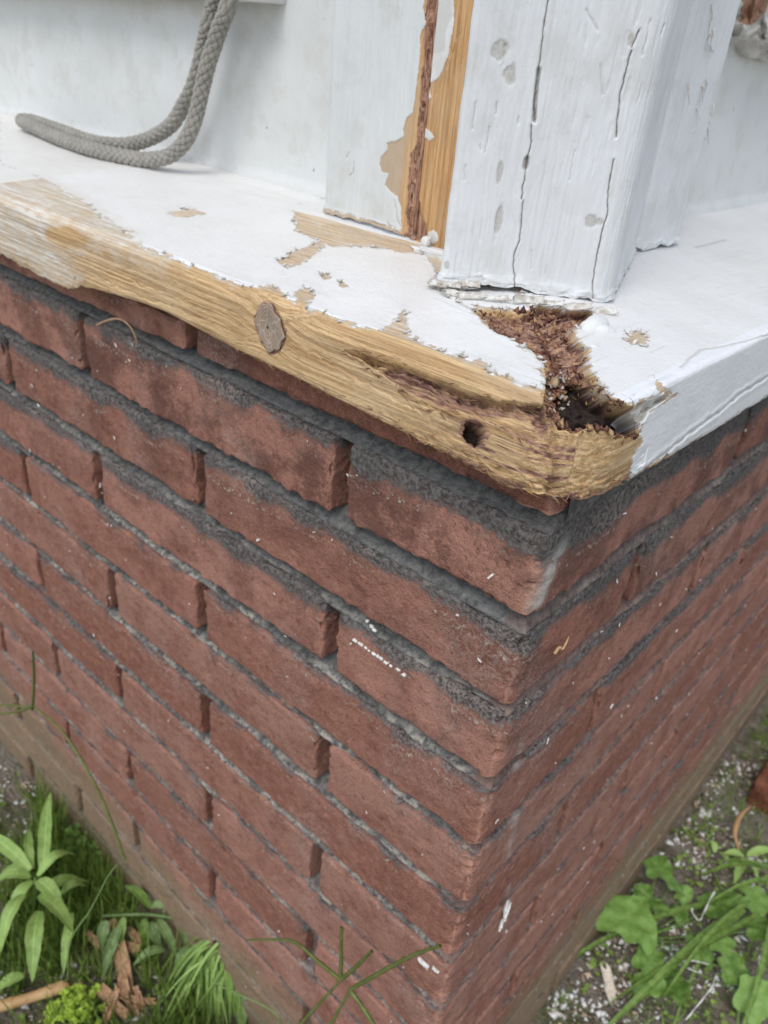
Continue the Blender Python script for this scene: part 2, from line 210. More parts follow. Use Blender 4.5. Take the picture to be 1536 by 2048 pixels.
def thing(name, label, cat, loc=(0, 0, 0), group=None):
    o = bpy.data.objects.new(name, None); o.empty_display_size = .01; link(o); o.location = [c * MM for c in loc]
    o['label'] = label; o['category'] = cat
    if group: o['group'] = group
    return o
def tag(o, label, cat, group=None):
    o['label'] = label; o['category'] = cat
    if group: o['group'] = group
    return o

# ------------------------------------------------------------------ materials
class NT:
    def __init__(s, name):
        s.m = bpy.data.materials.new(name); s.m.use_nodes = True; s.t = s.m.node_tree
        s.b = s.t.nodes['Principled BSDF']
    def n(s, typ, **kw):
        n = s.t.nodes.new(typ)
        for k, v in kw.items():
            if hasattr(n, k): setattr(n, k, v)
        return n
    def set(s, sock, v):
        if isinstance(v, bpy.types.NodeSocket): s.t.links.new(v, sock)
        elif v is not None: sock.default_value = v
    def attr(s, name, vec=False):
        n = s.n('ShaderNodeAttribute', attribute_name=name); return n.outputs['Vector' if vec else 'Fac']
    def pos(s): return s.n('ShaderNodeTexCoord').outputs['Object']
    def mapping(s, v, scale, loc=(0, 0, 0), rot=(0, 0, 0)):
        n = s.n('ShaderNodeMapping'); s.set(n.inputs['Vector'], v); n.inputs['Scale'].default_value = scale; n.inputs['Location'].default_value = loc; n.inputs['Rotation'].default_value = rot
        return n.outputs[0]
    def noise(s, v, scale, det=3, rough=.55, dist=0, out='Fac'):
        n = s.n('ShaderNodeTexNoise'); s.set(n.inputs['Vector'], v); n.inputs['Scale'].default_value = scale; n.inputs['Detail'].default_value = det
        n.inputs['Roughness'].default_value = rough; n.inputs['Distortion'].default_value = dist
        return n.outputs[out]
    def voro(s, v, scale, feat='F1', out='Distance', rnd=1):
        n = s.n('ShaderNodeTexVoronoi', feature=feat); s.set(n.inputs['Vector'], v); n.inputs['Scale'].default_value = scale; n.inputs['Randomness'].default_value = rnd
        return n.outputs[out]
    def ramp(s, f, stops, interp='LINEAR'):
        n = s.n('ShaderNodeValToRGB'); s.set(n.inputs[0], f); cr = n.color_ramp; cr.interpolation = interp
        while len(cr.elements) < len(stops): cr.elements.new(.5)
        for e, (p, c) in zip(cr.elements, stops):
            e.position = p; e.color = c if len(c) == 4 else (*c, 1)
        return n.outputs[0]
    def step(s, f, a, b):
        n = s.n('ShaderNodeMapRange'); n.interpolation_type = 'SMOOTHSTEP'; s.set(n.inputs[0], f); n.inputs[1].default_value = a; n.inputs[2].default_value = b
        n.inputs[3].default_value = 0; n.inputs[4].default_value = 1
        return n.outputs[0]
    def rng(s, f, a, b, c, d):
        n = s.n('ShaderNodeMapRange'); s.set(n.inputs[0], f)
        for i, v in enumerate((a, b, c, d)): n.inputs[i + 1].default_value = v
        return n.outputs[0]
    def math(s, op, a, b=None, c=None):
        n = s.n('ShaderNodeMath', operation=op); s.set(n.inputs[0], a); s.set(n.inputs[1], b)
        if c is not None: s.set(n.inputs[2], c)
        return n.outputs[0]
    def mix(s, f, a, b, mode='MIX'):
        n = s.n('ShaderNodeMix', data_type='RGBA', blend_type=mode); s.set(n.inputs[0], f)
        for k, v in ((6, a), (7, b)):
            if isinstance(v, tuple) and len(v) == 3: v = (*v, 1)
            s.set(n.inputs[k], v)
        return n.outputs[2]
    def bump(s, h, strength, dist, prev=None):
        n = s.n('ShaderNodeBump'); s.set(n.inputs['Height'], h); n.inputs['Strength'].default_value = strength; n.inputs['Distance'].default_value = dist
        if prev is not None: s.set(n.inputs['Normal'], prev)
        return n.outputs[0]
    def done(s, col, rough, normal=None, spec=.3, **kw):
        s.set(s.b.inputs['Base Color'], col if not (isinstance(col, tuple) and len(col) == 3) else (*col, 1)); s.set(s.b.inputs['Roughness'], rough)
        if normal is not None: s.set(s.b.inputs['Normal'], normal)
        s.b.inputs['Specular IOR Level'].default_value = spec
        for k, v in kw.items(): s.set(s.b.inputs[k.replace('_', ' ')], v)
        return s.m
# object coordinates are metres: a noise scale of 1000 has features of about a millimetre

def paint_color(k, p, base=(.74, .76, .79)):
    """chalky weathered white paint: soft stains, streaks, scuffs"""
    n1 = k.noise(p, 22, 4, .6); n2 = k.noise(p, 140, 4, .65); n3 = k.noise(p, 900, 3, .7)
    c = k.mix(k.step(n1, .35, .7), base, tuple(b * f for b, f in zip(base, (.93, .93, .92))))
    c = k.mix(k.math('MULTIPLY', k.step(n2, .56, .72), .35), c, (.60, .61, .62))
    c = k.mix(k.math('MULTIPLY', k.step(n3, .66, .74), .30), c, (.42, .40, .37))
    return c, n1, n2, n3

def wood_color(k, g, light=(.70, .49, .26), dark=(.46, .28, .125)):
    """g: grain vector, x along the fibres (mm), y across, z depth"""
    a = k.noise(k.mapping(g, (.006, .6, .6)), 1, 4, .65, .3)
    b = k.noise(k.mapping(g, (.035, 3.4, 3.4)), 1, 3, .6)
    d = k.noise(k.mapping(g, (.02, .05, .05)), 1, 3, .5)
    c = k.mix(k.step(a, .42, .58), light, dark)
    c = k.mix(k.math('MULTIPLY', k.step(b, .48, .66), .7), c, (.22, .11, .045))
    e2 = k.noise(k.mapping(g, (.05, 7, 7)), 1, 2, .5); c = k.mix(k.math('MULTIPLY', k.step(e2, .5, .64), .4), c, (.70, .52, .30))
    c = k.mix(k.math('MULTIPLY', k.step(d, .45, .75), .35), c, (.70, .55, .36))
    c = k.mix(k.math('MULTIPLY', k.step(k.noise(k.mapping(g, (.03, .16, .16)), 1, 5, .7), .48, .66), .42), c, (.36, .25, .15))
    return c, a, b

def mat_sill():
    k = NT('sill_paint_and_pine'); p = k.pos(); g = k.attr('grain', True)
    wc, wa, wb = wood_color(k, g)
    f = k.noise(p, 900, 4, .7)
    cream = k.math('MULTIPLY', k.attr('cream'), k.rng(k.noise(g, .12, 4, .6), .3, .7, .35, 1.15))
    wc = k.mix(k.math('MINIMUM', cream, .92), wc, k.mix(k.step(k.noise(k.mapping(g, (.02, .9, .9)), 1, 4), .35, .65), (.72, .65, .54), (.47, .41, .33)))
    resid = k.math('MULTIPLY', k.step(k.noise(k.mapping(g, (.03, .8, .8)), 1, 5, .7), .52, .60), k.math('MULTIPLY', k.attr('cream'), .8)); wc = k.mix(resid, wc, (.74, .74, .72))
    rot = k.attr('rot')
    rn = k.noise(k.mapping(g, (.12, .5, .5)), 1, 5, .7, .8)
    rc = k.ramp(rn, [(.28, (.055, .028, .022)), (.40, (.15, .07, .055)), (.5, (.33, .19, .145)), (.62, (.55, .34, .18)), (.72, (.26, .14, .10))])
    rm = k.step(k.math('ADD', rot, k.math('MULTIPLY', k.math('SUBTRACT', rn, .5), .9)), .35, .65)
    wc = k.mix(rm, wc, rc)
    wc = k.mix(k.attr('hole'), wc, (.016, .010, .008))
    pc, n1, n2, n3 = paint_color(k, p, (.80, .805, .81))
    pc = k.mix(k.math('MULTIPLY', k.attr('cream'), .55), pc, (.66, .60, .50))
    pc = k.mix(k.math('MULTIPLY', k.attr('grime_shade'), .8), pc, k.mix(f, (.30, .27, .22), (.5, .47, .42)))
    gr = k.noise(k.mapping(g, (.05, 1.2, 1.2)), 1, 4, .6)
    sd = k.math('ADD', k.attr('paint'), k.math('MULTIPLY', k.math('SUBTRACT', gr, .5), 4.6))
    sd = k.math('ADD', sd, k.math('MULTIPLY', k.math('SUBTRACT', f, .5), 1.3))
    pm = k.step(sd, -.06, .10)
    edge = k.math('MULTIPLY', k.step(sd, -1.6, 0.), .6)             # primer and dirt left just outside the film
    wc = k.mix(edge, wc, (.58, .52, .43))
    scr = k.math('MULTIPLY', k.step(k.noise(k.mapping(g, (.02, 3.2, 1.0)), 1, 3, .6), .62, .70), k.step(k.math('ABSOLUTE', k.attr('paint')), 9, .5))
    pm2 = k.math('SUBTRACT', pm, k.math('MULTIPLY', scr, .55))
    col = k.mix(pm2, wc, pc)
    hw = k.math('ADD', k.math('MULTIPLY', wb, .35), k.math('ADD', k.math('MULTIPLY', wa, .6), k.math('MULTIPLY', f, .35)))
    h = k.mix(pm2, hw, k.math('ADD', .75, k.math('ADD', k.math('MULTIPLY', n2, .30), k.math('MULTIPLY', gr, .22))))
    nb = k.bump(h, .8, .0011)
    return k.done(col, k.mix(pm, (.75, .75, .75), (.42, .42, .42)), nb, .35)

def mat_paint_board(name, base, streak=.5):
    """painted board with bare and cracked areas given by the attributes bare, rot and crack; grain runs along z"""
    k = NT(name); p = k.pos(); g = k.attr('grain', True)
    pc, n1, n2, n3 = paint_color(k, p, base)
    st = k.noise(k.mapping(g, (.012, .55, .55)), 1, 4, .65)
    pc = k.mix(k.math('MULTIPLY', k.step(st, .50, .74), streak), pc, tuple(b * .72 for b in base))
    pc = k.mix(k.math('MULTIPLY', k.step(st, .50, .30), streak * .7), pc, (.82, .82, .80))
    pc = k.mix(k.math('MULTIPLY', k.step(k.noise(p, 45, 5, .7), .48, .66), .6), pc, tuple(b * f for b, f in zip(base, (.84, .82, .77))))
    pc = k.mix(k.math('MULTIPLY', k.step(k.noise(p, 600, 4, .8), .60, .68), .35), pc, (.40, .37, .33))
    wc, wa, wb = wood_color(k, g, (.60, .35, .15), (.40, .19, .06))
    wc = k.mix(k.math('MULTIPLY', k.attr('pale'), .85), wc, k.mix(n2, (.52, .43, .32), (.40, .31, .22)))
    rn = k.noise(k.mapping(g, (.10, .9, .9)), 1, 4, .7)
    wc = k.mix(k.step(k.math('ADD', k.attr('rot'), k.math('MULTIPLY', k.math('SUBTRACT', rn, .5), .7)), .4, .6), wc, k.mix(k.step(rn, .4, .6), (.13, .06, .035), (.42, .23, .15)))
    f = k.noise(p, 1100, 3, .7)
    sd = k.math('ADD', k.attr('bare'), k.math('ADD', k.math('MULTIPLY', k.math('SUBTRACT', f, .5), 1.1), k.math('MULTIPLY', k.math('SUBTRACT', st, .5), .8)))
    bm = k.step(sd, -.05, .10)
    col = k.mix(bm, k.mix(k.math('MULTIPLY', k.step(sd, -.6, -.1), .25), pc, (.62, .56, .47)), wc)
    col = k.mix(k.math('MULTIPLY', k.attr('spot'), k.rng(n3, .3, .55, .45, 1)), col, k.mix(k.step(n3, .35, .6), (.27, .25, .22), (.50, .48, .44)))
    cr = k.attr('crack')
    col = k.mix(k.step(cr, .35, .8), col, k.mix(n3, (.11, .10, .09), (.26, .24, .21)))
    h = k.mix(bm, k.math('ADD', .8, k.math('ADD', k.math('MULTIPLY', n2, .35), k.math('MULTIPLY', st, .3))), k.math('ADD', k.math('MULTIPLY', wb, .35), k.math('MULTIPLY', wa, .6)))
    nb = k.bump(h, .55, .0008)
    return k.done(col, .5, nb, .35)

def mat_brick():
    k = NT('red_brick'); p = k.pos()
    rnd = k.attr('rnd'); up = k.attr('up'); v = k.attr('alg'); sm = k.attr('smear')
    n1 = k.noise(p, 30, 4, .6); n2 = k.noise(p, 160, 4, .65); n3 = k.noise(p, 1300, 3, .75); n4 = k.noise(p, 480, 4, .7)
    c = k.mix(rnd, (.29, .122, .082), (.45, .225, .165))
    c = k.mix(k.math('MULTIPLY', k.step(k.math('FRACT', k.math('MULTIPLY', rnd, 7.31)), .55, 1.), .45), c, (.31, .18, .13))
    c = k.mix(k.math('MULTIPLY', k.step(n1, .38, .66), .75), c, (.25, .10, .068))
    c = k.mix(k.math('MULTIPLY', k.step(n2, .48, .68), .6), c, (.42, .215, .165))
    c = k.mix(k.math('MULTIPLY', k.step(n2, .46, .32), .5), c, (.15, .055, .042))
    c = k.mix(k.math('MULTIPLY', k.step(n3, .56, .66), .6), c, (.52, .32, .25))
    c = k.mix(k.math('MULTIPLY', k.step(n3, .44, .33), .85), c, (.065, .026, .02))
    # pale worn arrises
    c = k.mix(k.math('MULTIPLY', k.step(k.math('ADD', k.attr('arris'), k.math('MULTIPLY', k.math('SUBTRACT', n4, .5), 1.6)), .5, 1.0), .65), c, (.56, .30, .21))
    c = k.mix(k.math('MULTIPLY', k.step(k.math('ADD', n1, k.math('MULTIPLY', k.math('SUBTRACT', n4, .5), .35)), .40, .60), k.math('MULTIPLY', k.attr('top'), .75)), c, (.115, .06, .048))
    # soot and mortar smeared down from the joint above (up = mm below the brick's top edge)
    d = k.math('ADD', up, k.math('ADD', k.math('MULTIPLY', k.math('SUBTRACT', n1, .5), -24), k.math('MULTIPLY', k.math('SUBTRACT', n4, .5), -12)))
    d = k.math('SUBTRACT', d, k.math('MULTIPLY', sm, 9))
    soot = k.step(d, 3.6, -1.0)
    c = k.mix(k.math('MULTIPLY', soot, .93), c, k.mix(k.step(n4, .35, .65), (.055, .052, .050), (.19, .185, .175)))
    c = k.mix(k.math('MULTIPLY', k.step(k.math('ABSOLUTE', k.math('SUBTRACT', d, 4.5)), 2.6, .3), k.math('MULTIPLY', k.step(n4, .50, .66), k.step(n1, .40, .56))), c, (.50, .44, .36))
    # salt bloom, algae near the soil
    c = k.mix(k.math('MULTIPLY', k.step(k.noise(p, 14, 3, .6), .50, .70), k.math('MULTIPLY', k.step(n4, .40, .62), .45)), c, (.46, .36, .31))
    c = k.mix(k.attr('efflo'), c, (.55, .54, .49))
    ag = k.step(k.math('ADD', v, k.math('MULTIPLY', k.math('ADD', k.math('MULTIPLY', k.math('SUBTRACT', n1, .5), 1.5), k.math('MULTIPLY', k.math('SUBTRACT', n4, .5), .9)))), .3, .95)
    c = k.mix(k.math('MULTIPLY', ag, .62), c, k.mix(n2, (.17, .155, .08), (.34, .29, .19)))
    h = k.math('ADD', k.math('MULTIPLY', n3, .55), k.math('ADD', k.math('MULTIPLY', n4, .9), n2))
    nb = k.bump(h, 1.0, .0017)
    return k.done(c, .9, nb, .2)

def mat_mortar():
    k = NT('cement_mortar'); p = k.pos()
    n1 = k.noise(p, 35, 4, .6); n2 = k.noise(p, 260, 5, .7); n3 = k.noise(p, 1100, 3, .7)
    c = k.mix(k.step(n2, .3, .7), (.06, .06, .058), (.19, .185, .17))
    c = k.mix(k.math('MULTIPLY', k.step(n1, .42, .62), .5), c, (.12, .125, .13))
    lip = k.attr('lip')
    c = k.mix(k.math('MULTIPLY', lip, k.math('MULTIPLY', k.rng(n2, .4, .6, 0, 1.0), k.step(n1, .42, .6))), c, (.46, .42, .35))
    c = k.mix(k.math('MULTIPLY', k.step(n3, .40, .30), .6), c, (.04, .04, .04))
    c = k.mix(k.math('MULTIPLY', k.step(n3, .64, .7), .5), c, (.5, .48, .44))
    c = k.mix(k.math('MULTIPLY', k.attr('red'), k.rng(n2, .3, .6, .4, 1.0)), c, k.mix(n2, (.17, .075, .055), (.30, .17, .135)))
    ag = k.step(k.math('ADD', k.attr('alg'), k.math('MULTIPLY', k.math('SUBTRACT', n1, .5), .8)), .3, .9)
    c = k.mix(k.math('MULTIPLY', ag, .75), c, k.mix(n2, (.16, .14, .08), (.30, .26, .17)))
    h = k.math('ADD', k.math('MULTIPLY', n3, .5), k.math('ADD', k.math('MULTIPLY', n2, 1.3), n1))
    return k.done(c, .95, k.bump(h, .9, .0014), .15)


# ------------------------------------------------------------------ brick wall
PITCH, BH = 46.0, 38.0
ZG = -548.0
rs = np.random.RandomState(4)
def edge_axis(a, b, step, r=3.2):
    n = max(2, int((b - a - 2 * r) / step))
    e = np.array([0, .35, .9, 1.6, 2.4])
    return np.concatenate([a + e, np.linspace(a + r, b - r, n + 1), b - e[::-1]])

def brick_patches(x0, x1, y0, y1, z0, z1, step, want):
    """visible faces of one brick as grids; want: subset of 'L' (faces -y), 'R' (faces +x), 'T', 'B', 'A' (-x end), 'C' (+y end)"""
    X = edge_axis(x0, x1, step); Y = edge_axis(y0, y1, step); Z = edge_axis(z0, z1, step * .8)
    out = []
    def g(u, v, f):
        U, Vv = np.meshgrid(u, v, indexing='ij'); out.append(np.stack(f(U, Vv), -1))
    if 'L' in want: g(X, Z, lambda a, b: (a, np.full_like(a, y0), b))
    if 'R' in want: g(Y, Z, lambda a, b: (np.full_like(a, x1), a, b))
    if 'A' in want: g(Z, Y, lambda a, b: (np.full_like(a, x0), b, a))
    if 'C' in want: g(Z, X, lambda a, b: (b, np.full_like(a, y1), a))
    if 'T' in want: g(X, Y, lambda a, b: (a, b, np.full_like(a, z1)))
    if 'B' in want: g(Y, X, lambda a, b: (b, a, np.full_like(a, z0)))
    return out

VV, QQ, AT = [], [], {k: [] for k in ('rnd', 'up', 'alg', 'smear', 'arris', 'efflo', 'top')}
voff = 0
def add_brick(x0, x1, y0, y1, z0, z1, step, want, seed, corner=False, smear=0.0, rsmear=0.0):
    global voff
    znom = z0 + BH
    j = rs.uniform(-1, 1, 6)
    tilt = rs.uniform(-.006, .006); dz = j[0] * .8; dn = j[1] * .7; rnd = rs.uniform(0, 1)
    side_right = (x1 > -2 and not corner)
    for G in brick_patches(x0, x1, y0, y1, z0, z1, step, want):
        n, m, _ = G.shape; p = G.reshape(-1, 3).copy()
        r = 2.1 + .5 * j[2]
        lo = np.array([x0, y0, z0]) + r; hi = np.array([x1, y1, z1]) - r
        c = np.clip(p, lo, hi); d = p - c; L = np.linalg.norm(d, axis=1) + 1e-9
        p = c + d / L[:, None] * np.minimum(L, r)[:, None]
        arris = sstep(r * 1.005, r * 1.25, L)
        if corner:                                   # worn outer arris of the wall
            RR = 6.5 + 2 * j[3]; qx = p[:, 0] + RR; qy = p[:, 1] - RR; mk = (qx > 0) & (qy < 0)
            qq = np.hypot(qx, qy) + 1e-9; s = np.where(mk & (qq > RR), RR / qq, 1)
            arris = np.maximum(arris, (1.25 if k_now == 2 else .95) * np.exp(-np.hypot(np.minimum(p[:, 0], 0), np.maximum(p[:, 1], 0)) / (11. if k_now == 2 else 6.)))
            p[:, 0] = np.where(mk, qx * s - RR, p[:, 0]); p[:, 1] = np.where(mk, qy * s + RR, p[:, 1])
        ax = p[:, 0] if not side_right else p[:, 1]
        big = lambda s: fbm(p[:, 0] / 26, p[:, 1] / 26, p[:, 2] / 20, s, 2)
        mid = lambda s: fbm(p[:, 0] / 6, p[:, 1] / 6, p[:, 2] / 5, s, 2)
        fin = lambda s: vnoise(p[:, 0] / 1.9, p[:, 1] / 1.9, p[:, 2] / 1.9, s)
        edge = 1 + 1.6 * arris
        off = np.stack([.60 * big(seed) + edge * .32 * mid(seed + 1) + .17 * fin(seed + 2),
                        .60 * big(seed + 3) + edge * .32 * mid(seed + 4) + .17 * fin(seed + 5),
                        .70 * big(seed + 6) + edge * .42 * mid(seed + 7) + .14 * fin(seed + 8)], 1)
        # crumbled pits along the edges
        pit = sstep(.35, .75, fbm(p[:, 0] / 9, p[:, 1] / 9, p[:, 2] / 7, 991, 3)) * arris
        ctr = np.array([(x0 + x1) / 2, (y0 + y1) / 2, (z0 + z1) / 2]); inw = ctr - p; inw /= np.linalg.norm(inw, axis=1)[:, None]
        inw[:, :2] = np.clip(inw[:, :2] * 3, -1, 1)
        p = p + off + inw * (pit * 2.4)[:, None]
        p[:, 2] += dz + tilt * (ax - (x0 + x1) / 2)
        if side_right: p[:, 0] += dn * .6
        elif not corner: p[:, 1] += dn
        up = (znom - p[:, 2])
        VV.append(p); QQ.append(grid_faces(n, m, voff)); voff += len(p)
        AT['rnd'].append(np.full(len(p), rnd)); AT['up'].append(up)
        AT['alg'].append(np.clip((-372 - p[:, 2]) / 100, 0, 1) + .25 * np.clip((-300 - p[:, 0]) / 250, 0, 1) * np.clip((-250 - p[:, 2]) / 150, 0, 1))
        right = sstep(0, 3, p[:, 1]) * (p[:, 0] > -4)
        AT['smear'].append(smear + .55 * sstep(-150, 20, p[:, 2]) - .30 * sstep(-60, -260, p[:, 2]) + (rsmear + .35 * (z1 > -20)) * right + 0 * up)
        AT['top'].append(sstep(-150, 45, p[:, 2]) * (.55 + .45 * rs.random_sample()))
        AT['arris'].append(np.where(corner & (np.abs(p[:, 0]) < 16) & (p[:, 1] < 16), arris, arris * (.30 + .35 * (fbm(p[:, 0] / 30, p[:, 1] / 30, p[:, 2] / 30, 55, 2) > .15))))
        # lime run down the corner of the right face
        run = (p[:, 0] > -3.5) * np.exp(-((p[:, 1] - 3 - p[:, 2] * .42) / (3.2 + .10 * np.abs(p[:, 2]))) ** 2) * sstep(1, 6, p[:, 2]) * sstep(37, 22, p[:, 2]) * (z0 > -10) * (z0 < 30)
        run2 = np.exp(-((p[:, 1] - 34 + (p[:, 2] + 140) * .20 + 3 * np.sin(p[:, 2] / 17)) / 3.2) ** 2) * sstep(-330, -200, p[:, 2]) * sstep(-60, -100, p[:, 2]) * (p[:, 0] > -3)
        AT['efflo'].append(.8 * run + .42 * run2 * sstep(-.2, .6, fbm(p[:, 1] / 8, p[:, 2] / 16, 0, 77, 2)))

J = 9.5
for k in range(1, 15):
    k_now = k
    z0 = -(k - 2) * PITCH; z1 = min(z0 + BH, 60.5)
    odd = k % 2 == 1
    xl, yr = (215.0, 105.0) if odd else (105.0, 215.0)
    if k == 3: xl = 211
    if k == 7: yr = 109
    yr -= J / 2; xl -= J / 2
    # corner brick
    add_brick(-xl, 0, 0, yr, z0, z1, 1.15, 'LRTBAC', 100 + k, corner=True, smear=-.4 if k == 1 else .25 * (k == 2), rsmear=3.0 if k == 1 else .2 * (k == 2))
    x = -xl - J; i = 0
    while x > -900:
        L = 220 - J + rs.uniform(-3, 3)
        add_brick(x - L, x, 0, 26, z0, z1, 1.25 if x > -330 else 2.2, 'LTBAR', 300 + k * 20 + i, smear=rs.uniform(-.2, .35) + (1.6 if k == 1 and i == 0 else 0)); x -= L + J; i += 1
    y = yr + J * .85; i = 0
    while y < 1300:
        L = 220 - J + rs.uniform(-3, 3)
        add_brick(-26, 0, y, y + L, z0, z1, 1.6 if y < 330 else 3.2, 'RTBAC'.replace('A', 'L'), 900 + k * 20 + i, smear=rs.uniform(-.2, .3) + (1.6 if k == 1 else 0)); y += L + J * .85; i += 1
VV = np.concatenate(VV); QQ = np.concatenate(QQ)
key = np.round(VV * 200).astype(np.int64)
kk = (key[:, 0] + 400000) * 10 ** 13 + (key[:, 1] + 400000) * 10 ** 6 + (key[:, 2] + 400000)
_, first, inv = np.unique(kk, return_index=True, return_inverse=True)
M_BRICK, M_MORTAR = mat_brick(), mat_mortar()
wall = thing('brick_wall', 'weathered red brick wall corner with recessed grey joints below the painted timber sill', 'brick wall', (0, 0, ZG))
def under(o, root):
    o.matrix_parent_inverse = Matrix.Translation(-root.location); return o
bricks = under(mesh_obj('brickwork', VV[first], inv[QQ], M_BRICK, wall, {k: np.concatenate(v)[first] for k, v in AT.items()}), wall)

def mortar_axis(segs):
    return np.unique(np.concatenate([np.arange(a, b, s) for a, b, s in segs]).round(3))
def joint_v(z):
    """0 at the underside of the upper brick, 1 on top of the lower brick; -1 inside a brick course"""
    kk_ = np.floor(z / PITCH); zl = z - kk_ * PITCH          # zl in 0..46; brick from 0 to BH
    return np.where(zl > BH, (PITCH - zl) / (PITCH - BH), -1), zl
def mortar_depth(s, z, deep, flush, seed, perp=8.5):
    v, zl = joint_v(z)
    bed = flush + .6 + (deep - flush) * np.clip(1 - v, 0, 1) ** .8
    body = flush + .5 + (np.maximum(deep, perp) - flush) * sstep(BH, BH - 4, zl)
    body = np.where(zl < 3, deep, body)
    d = np.where(v >= 0, bed, body)
    d = d + (.45 + .5 * sstep(-40, -200, z)) * fbm(s / 11, z / 6, seed, seed, 3) + .25 * vnoise(s / 2.2, z / 2.2, seed + .5, seed)
    d = d + 1.3 * sstep(.1, .8, fbm(s / 45, z / 45, 7.5, seed + 3, 2))
    return d, np.where(v >= 0, sstep(.55, .95, v), sstep(BH - 3, BH, zl))
zs = mortar_axis([(ZG - 20, -300, 1.6), (-300, 61.2, 1.05)])
xs = mortar_axis([(-1000, -340, 4), (-340, 0.1, 1.6)])[::-1]
S_, Z_ = np.meshgrid(-xs, zs, indexing='ij')
dl, lipl = mortar_depth(S_, Z_, 13.0 - 5.5 * sstep(-120, -420, Z_), 1.0, 11, 6.5)
Lp = np.stack([-S_, dl, Z_], -1)
ys = mortar_axis([(0, 330, 2.0), (330, 1310, 5)])
S2, Z2 = np.meshgrid(ys, zs, indexing='ij')
dr, lipr = mortar_depth(S2, Z2, 5.5, .3, 31, 6.5)
smear1 = sstep(36, 42, Z2)            # the course under the sill is buttered over with mortar on this side
dr = dr * (1 - smear1) + smear1 * (-1.8 + .7 * fbm(S2 / 12, Z2 / 8, 3, 5, 3))
Rp = np.stack([-dr, S2, Z2], -1)
# join both sheets at the corner: push the first columns in along the diagonal and share them
w = np.exp(-S_ / 6.)
Lp[..., 0] -= w * np.interp(Z_, zs, dr[0]) * 1.0 + w * 1.2; Rp[..., 1] += np.exp(-S2 / 6.) * (np.interp(Z2, zs, dl[0]) + 0)
mid_ = (Lp[0] + Rp[0]) / 2; mid_[:, 0] -= .8; mid_[:, 1] += .8; Lp[0] = mid_; Rp[0] = mid_
MP = np.concatenate([Lp[::-1].reshape(-1, 3), Rp[1:].reshape(-1, 3)])
nl, nr, nz = len(xs), len(ys), len(zs)
lip = np.concatenate([(lipl * sstep(30, -120, Z_))[::-1].ravel(), (lipr * sstep(60, -40, Z2))[1:].ravel()])
alg = np.clip((-420 - MP[:, 2]) / 90, 0, 1)
red = sstep(0, 4, MP[:, 1]) * (MP[:, 0] > -12) * sstep(60, -60, MP[:, 2]) * .65 + (MP[:, 1] < 10) * (MP[:, 0] < -1) * sstep(-120, -420, MP[:, 2]) * .35
cap = MP.reshape(nl + nr - 1, nz, 3)[:, -1:].copy(); cap2 = cap.copy(); cap2[:nl, :, 1] += 160; cap2[nl - 1:, :, 0] -= 160
nz += 1; MP = np.concatenate([MP.reshape(nl + nr - 1, nz - 1, 3), cap2], 1).reshape(-1, 3)
ext = lambda a: np.concatenate([a.reshape(nl + nr - 1, nz - 1), a.reshape(nl + nr - 1, nz - 1)[:, -1:]], 1).ravel()
lip, alg, red = ext(lip), ext(alg), ext(red)
under(mesh_obj('mortar', MP, grid_faces(nl + nr - 1, nz), M_MORTAR, wall, {'lip': lip, 'alg': alg, 'red': red}), wall)


# ------------------------------------------------------------------ timber: sill, corner post, mullion, strip, panels
frame = thing('window_frame', 'peeling white painted timber window frame corner standing on the brick wall', 'window frame', (0, 0, 62))
P, kind, tv, E = sill_surface(1.0)
n0, n1_ = P.shape[:2]
A, B = chart(P)
fl = lambda a: [list(q) for q in a]
# grain vector: along the board, across, depth; around the knot the fibres bend
right = (P[..., 0] > -P[..., 1])
along = np.where(right, P[..., 1] + 900, P[..., 0]); across = np.where(right, -P[..., 0] * 1.0, P[..., 1]); dep = P[..., 2]
kc = np.mean(F['knot'], 0); ka = (A - kc[0]); kb = (B - kc[1])
kr = np.hypot(ka / 13.0, kb / 11.0)
swirl = np.exp(-kr ** 2 * .9) * 5.0 * np.sign(kb + .3)
dep_g = dep + swirl
k2a, k2b = A + 205, B - 122                                    # second, smaller knot at the far left
def wig(a, b, s=1.0, seed=3): return s * fbm(a / 3.2, b / 2.2, 0, seed, 3)
j1 = wig(A, B, .8, 5)
sdL = poly_sd(A, B, F['paint_left']); sdR = poly_sd(A, B, F['paint_right'])
# keep everything behind the chart (sill under the frame, far ends) painted
paint = np.maximum(np.maximum(sdL, sdR), poly_sd(A, B, F['paint_mid']))
hid = (E > 105); paint = np.where(hid, 3.0, paint)
far = (P[..., 1] > 175) & (P[..., 2] > 50) & right; paint = np.where(far, 3.0, paint)
farl = (P[..., 0] < -400) & ~right; paint = np.where(farl & (E < 9), -6.0, np.where(farl, 3.0, paint))
cav = np.minimum(poly_sd(A, B, F['cavity']), -poly_sd(A, B, F['paint_mid'])); hole = poly_sd(A, B, F['hole']); pocket = poly_sd(A, B, F['pocket']); groove = poly_sd(A, B, F['groove'])
paint = np.where(pocket > -.4, np.maximum(paint, .8), paint)
for b in F['bare']: paint = np.minimum(paint, -poly_sd(A, B, b))
paint = paint + j1 * 1.3 + .9 * fbm(along / 9, across / 1.6, dep / 1.6, 19, 3)
lw = sstep(-150, -260, P[..., 0]) * ~right
paint = np.where(hid | farl, paint, paint + lw * (2.6 * fbm(along / 26, across / 7, dep / 7, 9, 4) + 1.2 * fbm(along / 5, across / 2.5, 0, 10, 3)))
nail = poly_sd(A, B, F['nailhole'])
rough = fbm(A / 3.5, B / 3.5, 0, 21, 4); chunks = np.abs(fbm(A / 5.5, B / 4.2, 4, 22, 3)); fib = fbm(along / 16, across / 1.1, dep / 1.1, 23, 3)
fine = vnoise(A / .9, B / .9, 0, 24)
D = np.zeros(A.shape)
